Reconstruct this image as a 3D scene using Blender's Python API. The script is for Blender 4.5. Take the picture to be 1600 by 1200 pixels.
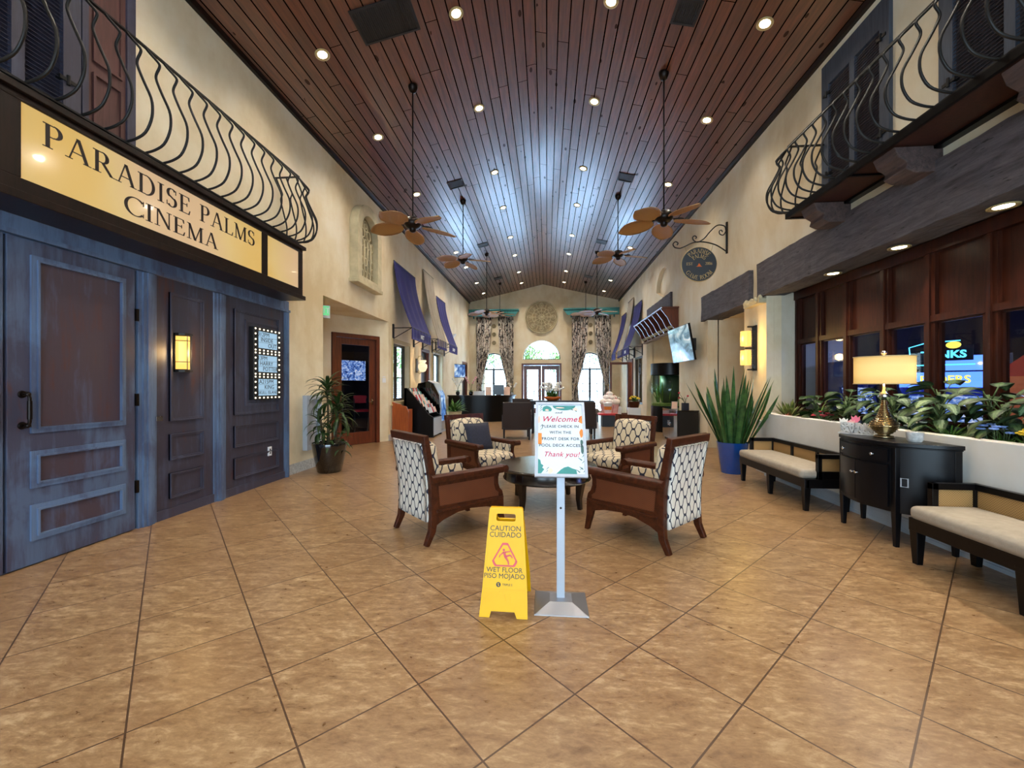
import bpy, math, random
from mathutils import Vector, Matrix, Euler
random.seed(7)
PI = math.pi
scene = bpy.context.scene
for o in list(bpy.data.objects): bpy.data.objects.remove(o)
COL = scene.collection

# ---------------------------------------------------------------- camera
cam = bpy.data.cameras.new('camera'); cam.sensor_width = 36; cam.lens = 36*636/1600
cam.shift_y = 4/1600; cam.clip_start = 0.05; cam.clip_end = 200
camo = bpy.data.objects.new('camera', cam); COL.objects.link(camo)
camo.location = (0, 0, 1.4); camo.rotation_euler = (PI/2, 0, math.radians(4.87))
scene.camera = camo
# ---------------------------------------------------------------- view, world
vs = scene.view_settings
vs.view_transform = 'Standard'; vs.look = 'None'; vs.gamma = 1; vs.use_curve_mapping = False
vs.exposure = 0.0
world = bpy.data.worlds.new('world'); scene.world = world; world.use_nodes = True
wn = world.node_tree; bg = wn.nodes['Background']
bg.inputs[0].default_value = (0.58, 0.82, 1.0, 1); bg.inputs[1].default_value = 6.0
# ---------------------------------------------------------------- daylight
def area(name, loc, rot, sx, sy, power, col):
    l = bpy.data.lights.new(name, 'AREA'); l.shape = 'RECTANGLE'; l.size = sx; l.size_y = sy
    l.energy = power; l.color = col
    o = bpy.data.objects.new(name, l); COL.objects.link(o); o.location = loc; o.rotation_euler = rot
    return o
area('entrance_daylight', (-0.2, -3.35, 1.9), (PI/2, 0, 0), 6.0, 3.4, 240, (0.60, 0.80, 1.0))
sun = bpy.data.lights.new('sun', 'SUN'); sun.energy = 95.0; sun.angle = math.radians(3); sun.color = (.80, .90, 1)
suno = bpy.data.objects.new('sun', sun); COL.objects.link(suno); suno.rotation_euler = (0, math.radians(48), math.radians(12))
SPOT_W = 78.0
SPOT_C = (1.0, 0.89, 0.74)

# ================================================================ node helpers
class NT:
    def __init__(s, name):
        s.m = bpy.data.materials.new(name); s.m.use_nodes = True
        s.t = s.m.node_tree; s.b = s.t.nodes['Principled BSDF']; s.out = s.t.nodes['Material Output']
    def n(s, ty, **kw):
        nd = s.t.nodes.new(ty)
        for k, v in kw.items(): setattr(nd, k, v)
        return nd
    def put(s, sock, v):
        if isinstance(v, bpy.types.NodeSocket): s.t.links.new(v, sock)
        elif isinstance(v, tuple) and sock.type == 'RGBA' and len(v) == 3: sock.default_value = (*v, 1)
        else: sock.default_value = v
    def math(s, op, a, b=None, c=None, clamp=False):
        nd = s.n('ShaderNodeMath', operation=op, use_clamp=clamp); s.put(nd.inputs[0], a)
        if b is not None: s.put(nd.inputs[1], b)
        if c is not None: s.put(nd.inputs[2], c)
        return nd.outputs[0]
    def coord(s, kind='Object'):
        return s.n('ShaderNodeTexCoord').outputs[kind]
    def mapping(s, v, scale=(1,1,1), loc=(0,0,0), rot=(0,0,0)):
        nd = s.n('ShaderNodeMapping'); s.put(nd.inputs[0], v)
        nd.inputs['Location'].default_value = loc; nd.inputs['Rotation'].default_value = rot; nd.inputs['Scale'].default_value = scale
        return nd.outputs[0]
    def noise(s, v, scale=5, detail=4, rough=.55, out=0, dist=0):
        nd = s.n('ShaderNodeTexNoise'); s.put(nd.inputs['Vector'], v); nd.inputs['Scale'].default_value = scale
        nd.inputs['Detail'].default_value = detail; nd.inputs['Roughness'].default_value = rough
        nd.inputs['Distortion'].default_value = dist
        return nd.outputs[out]
    def sep(s, v):
        nd = s.n('ShaderNodeSeparateXYZ'); s.put(nd.inputs[0], v); return nd.outputs
    def comb(s, x=0., y=0., z=0.):
        nd = s.n('ShaderNodeCombineXYZ')
        for i, q in enumerate((x, y, z)): s.put(nd.inputs[i], q)
        return nd.outputs[0]
    def ramp(s, f, stops, interp='LINEAR'):
        nd = s.n('ShaderNodeValToRGB'); s.put(nd.inputs[0], f); cr = nd.color_ramp; cr.interpolation = interp
        while len(cr.elements) < len(stops): cr.elements.new(0.5)
        for e, (p, c) in zip(cr.elements, stops):
            e.position = p; e.color = (*c, 1) if isinstance(c, tuple) else (c, c, c, 1)
        return nd.outputs[0]
    def mix(s, f, a, b, mode='MIX'):
        nd = s.n('ShaderNodeMix', data_type='RGBA', blend_type=mode); s.put(nd.inputs[0], f); s.put(nd.inputs[6], a); s.put(nd.inputs[7], b)
        return nd.outputs[2]
    def bump(s, h, strength=.3, dist=.01):
        nd = s.n('ShaderNodeBump'); s.put(nd.inputs['Height'], h); nd.inputs['Strength'].default_value = strength
        nd.inputs['Distance'].default_value = dist; s.t.links.new(nd.outputs[0], s.b.inputs['Normal'])
    def set(s, **kw):
        names = dict(col='Base Color', rough='Roughness', metal='Metallic', spec='Specular IOR Level', coat='Coat Weight', coatr='Coat Roughness',
                     em='Emission Color', ems='Emission Strength', trans='Transmission Weight', alpha='Alpha', sheen='Sheen Weight')
        for k, v in kw.items(): s.put(s.b.inputs[names[k]], v)
        return s.m

def srgb(r, g, b):
    f = lambda c: (c/255/12.92) if c/255 <= .04045 else ((c/255+.055)/1.055)**2.4
    return (f(r), f(g), f(b))
MATS = {}
def M(key): return MATS[key]
def simple(key, col, rough=.5, metal=0., var=.12, scale=8, coat=0., spec=.5, bump=0.):
    t = NT(key); c = t.coord()
    nz = t.noise(c, scale, 5)
    lo = tuple(max(0, q*(1-var)) for q in col); hi = tuple(min(1, q*(1+var)) for q in col)
    t.set(col=t.ramp(nz, [(.3, lo), (.7, hi)]), rough=rough, metal=metal, coat=coat, spec=spec)
    if bump: t.bump(t.noise(c, scale*6, 4), bump, .004)
    MATS[key] = t.m; return t.m
def emis(key, col, strength):
    t = NT(key); t.set(col=(0.02, .02, .02), em=col, ems=strength, rough=.4); MATS[key] = t.m; return t.m

def mat_floor():
    t = NT('floor_tile'); c = t.coord(); x, y, z = t.sep(c)
    T = .516
    p = t.math('DIVIDE', t.math('ADD', t.math('MULTIPLY', t.math('ADD', x, y), .70711), .135), T)
    q = t.math('DIVIDE', t.math('ADD', t.math('MULTIPLY', t.math('SUBTRACT', y, x), .70711), -.200), T)
    fp = t.math('ABSOLUTE', t.math('SUBTRACT', t.math('FRACT', p), .5)); fq = t.math('ABSOLUTE', t.math('SUBTRACT', t.math('FRACT', q), .5))
    edge = t.math('MAXIMUM', fp, fq)
    grout = t.math('GREATER_THAN', edge, .4925)
    cell = t.comb(t.math('FLOOR', p), t.math('FLOOR', q), 0.)
    wn_ = t.n('ShaderNodeTexWhiteNoise', noise_dimensions='2D'); t.put(wn_.inputs['Vector'], cell)
    rnd = wn_.outputs['Value']
    off = t.n('ShaderNodeVectorMath', operation='MULTIPLY_ADD'); t.put(off.inputs[0], wn_.outputs['Color']); off.inputs[1].default_value = (9, 9, 9); t.put(off.inputs[2], c)
    v = off.outputs[0]
    n1 = t.noise(t.mapping(v, (1, 2.6, 1)), 4.6, 9, .72, dist=.6)
    n2 = t.noise(t.mapping(v, (1, 2.2, 1)), 16, 7, .7, dist=.4)
    mixn = t.math('ADD', t.math('MULTIPLY', n1, .55), t.math('MULTIPLY', n2, .45))
    col = t.ramp(mixn, [(.33, srgb(96, 70, 46)), (.44, srgb(128, 98, 67)), (.53, srgb(150, 120, 86)), (.64, srgb(182, 155, 120))])
    col = t.mix(t.math('MULTIPLY', rnd, .28), col, srgb(118, 84, 56))
    col = t.mix(grout, col, srgb(72, 50, 34))
    t.set(col=col, rough=t.math('ADD', t.math('MULTIPLY', n2, .16), .22), spec=.5)
    h = t.math('SUBTRACT', t.math('MULTIPLY', n2, .25), grout)
    t.bump(h, .25, .004)
    MATS['floor'] = t.m
def mat_ceiling():
    t = NT('ceiling_planks'); c = t.coord(); x, y, z = t.sep(c)
    W = .165
    pl = t.math('DIVIDE', x, W); pi_ = t.math('FLOOR', pl)
    wn_ = t.n('ShaderNodeTexWhiteNoise', noise_dimensions='1D'); t.put(wn_.inputs['W'], pi_)
    yo = t.math('DIVIDE', t.math('ADD', y, t.math('MULTIPLY', wn_.outputs['Value'], 7.)), 3.6)
    wn2 = t.n('ShaderNodeTexWhiteNoise', noise_dimensions='2D'); t.put(wn2.inputs['Vector'], t.comb(pi_, t.math('FLOOR', yo), 0.))
    gr = t.math('GREATER_THAN', t.math('ABSOLUTE', t.math('SUBTRACT', t.math('FRACT', pl), .5)), .447)
    gr2 = t.math('GREATER_THAN', t.math('ABSOLUTE', t.math('SUBTRACT', t.math('FRACT', yo), .5)), .4985)
    g = t.math('MAXIMUM', gr, gr2)
    ox = t.n('ShaderNodeVectorMath', operation='MULTIPLY_ADD'); t.put(ox.inputs[0], wn2.outputs['Color']); ox.inputs[1].default_value = (5, 5, 5); t.put(ox.inputs[2], c)
    n1 = t.noise(t.mapping(ox.outputs[0], (9, .7, 9)), 3, 6, .6)
    vo = t.n('ShaderNodeTexVoronoi'); t.put(vo.inputs['Vector'], t.mapping(c, (5.2, 2.2, .01))); vo.inputs['Scale'].default_value = 1.0
    knot = t.math('LESS_THAN', vo.outputs['Distance'], .13)
    kn = t.noise(t.mapping(c, (1, 1, 1)), .9, 1)
    knot = t.math('MULTIPLY', knot, t.math('GREATER_THAN', kn, .46))
    col = t.ramp(n1, [(.3, srgb(66, 28, 16)), (.55, srgb(98, 46, 27)), (.8, srgb(122, 62, 38))])
    col = t.mix(t.math('MULTIPLY', wn2.outputs['Value'], .45), col, srgb(58, 27, 17))
    col = t.mix(t.math('MULTIPLY', knot, .8), col, srgb(28, 12, 8))
    col = t.mix(g, col, srgb(14, 7, 5))
    cw = t.math('MULTIPLY', t.math('SUBTRACT', 1., g), t.math('SUBTRACT', 1., t.math('MULTIPLY', knot, .8)))
    t.set(col=col, rough=.4, spec=t.math('MULTIPLY', cw, .6), coat=t.math('MULTIPLY', cw, t.math('ADD', .72, t.math('MULTIPLY', wn2.outputs['Value'], .28))), coatr=.24)
    t.b.inputs['Coat IOR'].default_value = 1.7
    t.bump(t.math('ADD', t.math('MULTIPLY', g, -1.), t.math('MULTIPLY', n1, .15)), .5, .006)
    MATS['ceiling'] = t.m
def mat_wall(key, a, b, cc):
    t = NT(key); c = t.coord()
    n1 = t.noise(c, .55, 6, .62, dist=.4); n2 = t.noise(t.mapping(c, (1, 1, .5)), 2.4, 6, .6)
    col = t.ramp(t.math('ADD', t.math('MULTIPLY', n1, .65), t.math('MULTIPLY', n2, .35)), [(.36, a), (.5, b), (.64, cc)])
    t.set(col=col, rough=.75, spec=.25); t.bump(t.noise(c, 18, 5), .12, .01)
    MATS[key] = t.m
def mat_distress(key, blue, red, dark, k=.5):
    t = NT(key); c = t.coord()
    v = t.noise(t.mapping(c, (6, 6, .55)), 2.2, 7, .65); w = t.noise(t.mapping(c, (1.6, 1.6, .9)), 1.4, 5, .6, dist=.6)
    f = t.math('ADD', t.math('MULTIPLY', v, .42), t.math('MULTIPLY', w, .58))
    col = t.ramp(f, [(k-.10, red), (k-.03, dark), (k+.03, dark), (k+.13, blue)])
    g = t.noise(t.mapping(c, (30, 30, 1.2)), 3, 4)
    col = t.mix(t.math('MULTIPLY', g, .3), col, srgb(38, 36, 48))
    t.set(col=col, rough=.48, spec=.5); t.bump(g, .15, .003)
    MATS[key] = t.m
def mat_wood(key, a, b, rough=.35, coat=.25, axis=(14, 14, 1.2)):
    t = NT(key); c = t.coord()
    n1 = t.noise(t.mapping(c, axis), 2.0, 6, .6, dist=.8)
    t.set(col=t.ramp(n1, [(.3, a), (.7, b)]), rough=rough, coat=coat, coatr=.25)
    t.bump(n1, .08, .002); MATS[key] = t.m
def mat_lattice(key, base, line, s=15.5):
    t = NT(key); u, v, _ = t.sep(t.mapping(t.coord('UV'), (s, s*.82, 1)))
    cs = lambda w, k: t.math('COSINE', t.math('MULTIPLY', w, k*PI))
    sn = lambda w: t.math('POWER', t.math('SINE', t.math('MULTIPLY', w, PI)), 2.)
    cu, cv, cu3, cv3 = cs(u, 1), cs(v, 1), cs(u, 3), cs(v, 3)
    k = .17
    f = t.math('ADD', t.math('ADD', t.math('MULTIPLY', cu, 1+k), t.math('MULTIPLY', cv, 1-k)), t.math('MULTIPLY', t.math('SUBTRACT', cv3, cu3), k))
    g = t.math('ADD', t.math('SQRT', t.math('ADD', sn(u), sn(v))), .30)
    m = t.math('LESS_THAN', t.math('DIVIDE', t.math('ABSOLUTE', f), g), .29)
    wv = t.noise(t.coord(), 160, 2)
    bb = t.mix(t.math('MULTIPLY', wv, .2), base, tuple(q*.8 for q in base))
    t.set(col=t.mix(m, bb, line), rough=.85, sheen=.1, spec=.2); t.bump(wv, .2, .002)
    MATS[key] = t.m
def mat_weave(key, a, b, s=60, rough=.55):
    t = NT(key); u, v, _ = t.sep(t.mapping(t.coord('UV'), (s, s, 1)))
    f = t.math('MULTIPLY', t.math('SINE', t.math('MULTIPLY', u, 2*PI)), t.math('SINE', t.math('MULTIPLY', v, 2*PI)))
    f = t.math('ADD', t.math('MULTIPLY', f, .5), .5)
    n1 = t.noise(t.coord(), 9, 4)
    col = t.mix(f, a, b); col = t.mix(t.math('MULTIPLY', n1, .4), col, tuple(q*.7 for q in a))
    t.set(col=col, rough=rough); t.bump(f, .6, .003); MATS[key] = t.m
def mat_herring(key, a, b):
    t = NT(key); u, v, _ = t.sep(t.mapping(t.coord('UV'), (9, 9, 1)))
    tri = t.math('PINGPONG', u, .5)
    f = t.math('FRACT', t.math('MULTIPLY', t.math('ADD', v, tri), 6.))
    g = t.math('GREATER_THAN', f, .78)
    n1 = t.noise(t.coord(), 5, 5)
    col = t.mix(n1, a, b); col = t.mix(t.math('MULTIPLY', g, .6), col, tuple(q*.4 for q in a))
    t.set(col=col, rough=.42, coat=.15); t.bump(g, -.3, .002); MATS[key] = t.m
def mat_glass(key, tint=(1, 1, 1), refl=.04, rough=.02):
    t = NT(key); tr = t.n('ShaderNodeBsdfTransparent'); tr.inputs[0].default_value = (*tint, 1)
    gl = t.n('ShaderNodeBsdfGlossy'); gl.inputs['Roughness'].default_value = rough
    lw = t.n('ShaderNodeLayerWeight'); lw.inputs[0].default_value = .5
    fr = t.math('ADD', t.math('MULTIPLY', t.math('POWER', lw.outputs['Facing'], 5.), .5), refl)
    mx = t.n('ShaderNodeMixShader'); t.put(mx.inputs[0], fr)
    t.t.links.new(tr.outputs[0], mx.inputs[1]); t.t.links.new(gl.outputs[0], mx.inputs[2]); t.t.links.new(mx.outputs[0], t.out.inputs[0])
    MATS[key] = t.m
def mat_leaf(key, dark, light, center=None, rough=.38):
    t = NT(key); u, v, _ = t.sep(t.coord('UV'))
    n1 = t.noise(t.coord(), 14, 4); col = t.ramp(n1, [(.3, dark), (.7, light)])
    if center:
        d = t.math('ABSOLUTE', t.math('SUBTRACT', u, .5))
        st = t.noise(t.comb(t.math('MULTIPLY', d, 3.), t.math('MULTIPLY', v, 10.), 0.), 2.2, 3)
        f = t.math('MULTIPLY', t.math('LESS_THAN', d, t.math('ADD', t.math('MULTIPLY', st, .65), -.08)), .8)
        col = t.mix(f, col, center)
    rib = t.math('LESS_THAN', t.math('ABSOLUTE', t.math('SUBTRACT', u, .5)), .03)
    col = t.mix(t.math('MULTIPLY', rib, .5), col, light)
    t.set(col=col, rough=rough, spec=.35); MATS[key] = t.m
def mat_curtain():
    t = NT('curtain_cloth'); u, v, _ = t.sep(t.coord('UV'))
    n1 = t.noise(t.comb(t.math('MULTIPLY', u, 9.), t.math('MULTIPLY', v, 2.), 0.), 1, 3, .6, dist=1.2)
    l = t.math('LESS_THAN', t.math('ABSOLUTE', t.math('SUBTRACT', n1, .5)), .048)
    n2 = t.noise(t.comb(t.math('MULTIPLY', u, 8.), t.math('MULTIPLY', v, 9.), 3.), 1.3, 3)
    col = t.mix(t.math('GREATER_THAN', n2, .60), srgb(222, 212, 202), srgb(160, 134, 116))
    col = t.mix(l, col, srgb(22, 20, 26))
    t.set(col=col, rough=.9, spec=.1); MATS['curtain'] = t.m
def mat_screen(key, a, b, c_, scale, strength):
    t = NT(key); u = t.coord('UV')
    f = t.noise(u, scale*.45, 3, .5, dist=1.2)
    col = t.ramp(f, [(.36, a), (.47, b), (.55, c_), (.66, (1, 1, 1))])
    t.set(col=(0.01, .01, .01), em=col, ems=strength, rough=.1); MATS[key] = t.m
def mat_backlit():
    t = NT('backlit_acrylic'); c = t.coord()
    x, y, z = t.sep(c)
    # lamps behind the acrylic: brighter and yellower at the tubes
    gl = t.math('ADD', t.math('MULTIPLY', t.math('SINE', t.math('MULTIPLY', y, 2.9)), .5), .5)
    n1 = t.noise(c, 1.1, 3); f = t.math('MULTIPLY', t.math('ADD', gl, n1), .5)
    col = t.ramp(f, [(.3, srgb(250, 210, 165)), (.6, srgb(255, 220, 140)), (.8, srgb(255, 205, 90))])
    t.set(col=srgb(150, 130, 100), em=col, ems=.50, rough=.12, coat=.5); MATS['backlit'] = t.m

mat_floor(); mat_ceiling(); mat_curtain(); mat_backlit()
mat_wall('cream', srgb(212, 192, 154), srgb(228, 214, 184), srgb(238, 230, 210))
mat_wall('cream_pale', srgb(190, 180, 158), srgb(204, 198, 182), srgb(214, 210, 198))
mat_wall('planter_white', srgb(206, 202, 192), srgb(214, 214, 210), srgb(222, 224, 224))
mat_distress('blue_paint', srgb(84, 100, 128), srgb(84, 50, 50), srgb(66, 66, 86), .45)
mat_distress('blue_trim', srgb(98, 120, 152), srgb(74, 60, 72), srgb(78, 90, 118), .42)
mat_distress('blue_section', srgb(70, 76, 98), srgb(78, 46, 44), srgb(58, 54, 68), .47)
mat_distress('blue_plain', srgb(74, 78, 100), srgb(66, 54, 66), srgb(62, 60, 76), .47)
mat_distress('panel_red', srgb(82, 90, 116), srgb(84, 50, 48), srgb(72, 58, 68), .49)
mat_wood('dark_brown', srgb(16, 8, 6), srgb(34, 18, 12), .36, .1)
mat_wood('chair_wood', srgb(44, 18, 8), srgb(78, 37, 18), .34, .12, (9, 9, 9))
mat_wood('door_wood', srgb(70, 27, 12), srgb(112, 50, 24), .35, .3)
mat_wood('panel_wood', srgb(34, 12, 6), srgb(62, 27, 14), .42, .0)
mat_wood('black_wood', srgb(3, 2, 3), srgb(9, 7, 8), .34, .06)
mat_wood('console_black', srgb(5, 6, 9), srgb(12, 13, 18), .34, .12)
mat_wood('table_wood', srgb(12, 7, 6), srgb(28, 15, 11), .2, .3)
mat_wood('orange_wood', srgb(140, 66, 26), srgb(180, 92, 40), .35, .3)
mat_wood('teal', srgb(44, 118, 122), srgb(70, 148, 150), .6, 0)
mat_wood('grey_shutter', srgb(50, 56, 68), srgb(70, 78, 92), .6, 0)
mat_wood('red_shutter', srgb(72, 44, 42), srgb(96, 60, 56), .6, 0)
mat_wood('platform_wood', srgb(44, 20, 12), srgb(66, 32, 20), .5, .05)
for k_ in ('dark_brown', 'chair_wood', 'black_wood', 'console_black', 'panel_wood'): MATS[k_].node_tree.nodes['Principled BSDF'].inputs['Specular IOR Level'].default_value = .22
def mat_beam(key='beam', cs=((52, 46, 50), (84, 78, 82), (108, 100, 102))):
    t = NT('rough_timber'); c = t.coord()
    n1 = t.noise(t.mapping(c, (8, 1.2, 8)), 2.5, 8, .7, dist=.6); n2 = t.noise(t.mapping(c, (14, 2.5, 14)), 3, 5)
    col = t.ramp(n1, [(.3, srgb(*cs[0])), (.55, srgb(*cs[1])), (.75, srgb(*cs[2]))])
    pit = t.math('GREATER_THAN', n2, .66)
    col = t.mix(pit, col, srgb(36, 30, 32)); t.set(col=col, rough=.7)
    t.bump(t.math('SUBTRACT', n1, pit), .6, .02); MATS[key] = t.m
mat_beam(); mat_beam('corbel_wood', ((48, 34, 32), (76, 58, 54), (98, 78, 72)))
mat_lattice('lattice', srgb(214, 208, 196), srgb(40, 44, 62))
mat_lattice('lattice_warm', srgb(206, 190, 162), srgb(40, 44, 62), 12.5)
mat_weave('cane', srgb(186, 148, 92), srgb(120, 84, 44), 55)
mat_herring('herring', srgb(84, 40, 20), srgb(112, 60, 32))
mat_weave('wicker', srgb(44, 22, 15), srgb(22, 11, 8), 26, .5)
mat_weave('palm_weave', srgb(176, 128, 70), srgb(138, 92, 44), 30)
mat_glass('glass'); mat_glass('dark_glass', (.86, .88, .95), .03); mat_glass('tank_glass', (.75, .9, .85), .05)
mat_leaf('leaf_dracaena', srgb(22, 38, 18), srgb(54, 78, 34)); mat_leaf('leaf_snake', srgb(30, 62, 34), srgb(74, 112, 56), None, .3)
mat_leaf('leaf_dieff', srgb(18, 36, 18), srgb(40, 62, 32), srgb(84, 108, 66), .5); mat_leaf('leaf_green', srgb(40, 74, 30), srgb(96, 136, 56))
mat_leaf('leaf_pale', srgb(30, 56, 34), srgb(62, 90, 56), srgb(126, 150, 114), .5); mat_leaf('leaf_variegated', srgb(56, 84, 36), srgb(150, 160, 84))
mat_leaf('tree_leaf', srgb(46, 78, 36), srgb(120, 156, 80))
mat_wood('grey_brown', srgb(58, 50, 52), srgb(80, 72, 74), .6, 0)
simple('iron', srgb(16, 14, 14), .5, .2); simple('dark_metal', srgb(30, 22, 18), .35, .7); simple('chrome', srgb(200, 200, 205), .15, 1., .03)
simple('steel', srgb(150, 152, 158), .38, .85, .05, 3); simple('white_metal', srgb(172, 180, 192), .35, .2, .03); simple('brass', srgb(158, 142, 112), .2, 1., .08)
simple('white', srgb(225, 228, 232), .5, 0, .03); simple('paper', srgb(205, 214, 222), .5, 0, .01); simple('plaster_relief', srgb(198, 186, 152), .8, 0, .15, 6)
simple('plaster_dark', srgb(150, 136, 106), .85, 0, .15, 6); simple('black_gloss', srgb(8, 8, 10), .06, 0, .05, coat=1.); simple('blue_gloss', srgb(16, 66, 140), .15, 0, .1, coat=.6)
simple('black', srgb(12, 12, 14), .45); simple('black_plastic', srgb(14, 15, 18), .25); simple('yellow', srgb(226, 172, 0), .42, 0, .04, 5, spec=.25)
simple('red', srgb(196, 34, 42), .4); simple('text_black', srgb(34, 32, 26), .5, 0, .02); simple('text_dark', srgb(34, 22, 22), .45, 0, .02); simple('text_grey', srgb(38, 42, 52), .6, 0, .02)
simple('pink', srgb(186, 26, 66), .5, 0, .08, 30); simple('poster_teal', srgb(50, 132, 128), .5, 0, .1, 20); simple('poster_orange', srgb(222, 130, 50), .5, 0, .1, 20)
simple('poster_green', srgb(60, 96, 92), .5, 0, .1, 20); simple('poster_blush', srgb(238, 198, 176), .5, 0, .05, 20)
simple('navy', srgb(34, 37, 54), .8, 0, .2, 30, bump=.4); simple('awning_blue', srgb(46, 44, 108), .8, 0, .12, 3); simple('awning_cream', srgb(160, 150, 134), .85, 0, .12, 3)
simple('cushion', srgb(150, 140, 126), .9, 0, .10, 22, bump=.3); simple('sign_navy', srgb(44, 54, 66), .5, 0, .08); simple('gold', srgb(190, 170, 120), .4, .2)
simple('soil', srgb(50, 28, 20), .95, 0, .4, 40, bump=.6); simple('bark', srgb(86, 72, 50), .85, 0, .3, 25); simple('stem', srgb(70, 92, 48), .6)
simple('terracotta', srgb(206, 104, 44), .5); simple('flower_pink', srgb(222, 120, 150), .6); simple('flower_red', srgb(190, 52, 66), .6); simple('flower_white', srgb(232, 230, 224), .6)
simple('flower_blue', srgb(120, 150, 214), .6); simple('flower_yellow', srgb(228, 190, 40), .6); simple('coral', srgb(220, 120, 100), .7); simple('marble', srgb(190, 190, 188), .4, 0, .35, 30)
simple('aqua_green', srgb(24, 60, 40), .6, 0, .4, 12); simple('gravel', srgb(120, 130, 60), .8, 0, .3, 30); simple('baseboard', srgb(176, 188, 200), .45, 0, .03); simple('grass', srgb(90, 140, 60), .9, 0, .3, 3)
simple('paving', srgb(168, 196, 226), .8, 0, .1, 2); simple('game_navy', srgb(30, 52, 140), .35)
simple('game_dark', srgb(26, 26, 40), .7); simple('game_carpet', srgb(20, 18, 36), .9, 0, .5, 4); simple('reveal', srgb(196, 176, 134), .8, 0, .06, 2)
simple('window_frame', srgb(72, 66, 56), .5); simple('vent', srgb(20, 18, 18), .6); simple('sock_grey', srgb(120, 116, 112), .8); simple('statue_pink', srgb(226, 170, 170), .5); simple('icing', srgb(240, 226, 220), .5, 0, .1, 30)
emis('lamp_glow', (1, .82, .55), 22.); emis('lamp_hot', (1, .66, .24), 5.); emis('glass_amber', (1, .58, .12), 1.5); emis('glass_shell', (1, .80, .50), 1.1)
emis('bulb', (1, .86, .62), 2.6); emis('lightbox', srgb(168, 206, 232), .9); emis('exit_green', (.18, .78, .30), .9); emis('neon_blue', (.08, .22, 1), 3.0); emis('neon_cyan', (.12, .75, 1.), 2.2)
emis('neon_lime', (.65, 1, .2), 1.4); emis('neon_yellow', (1, .85, .1), 1.7); emis('neon_red', (.75, .07, .04), .25); emis('neon_orange', (.85, .22, .08), .32); emis('neon_white', (.75, .85, 1), 1.5); emis('blue_panel', (.10, .22, .9), .8)
emis('tank_water', (.08, .22, .13), .28)
mat_screen('screen_blue', srgb(30, 46, 100), srgb(100, 140, 210), srgb(150, 185, 235), 22, .9)
mat_screen('screen_reflection', srgb(70, 100, 110), srgb(120, 165, 190), srgb(180, 215, 225), 6, .75)
mat_screen('screen_panel', srgb(30, 60, 120), srgb(90, 140, 210), srgb(190, 220, 245), 5, .9)
mat_screen('cards', srgb(120, 110, 110), srgb(190, 185, 185), srgb(220, 220, 225), 30, .25)
def mat_shade():
    t = NT('lamp_shade'); c = t.coord()
    t.set(col=srgb(236, 206, 140), em=srgb(246, 190, 96), ems=.5, rough=.8); MATS['shade'] = t.m
mat_shade()

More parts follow.
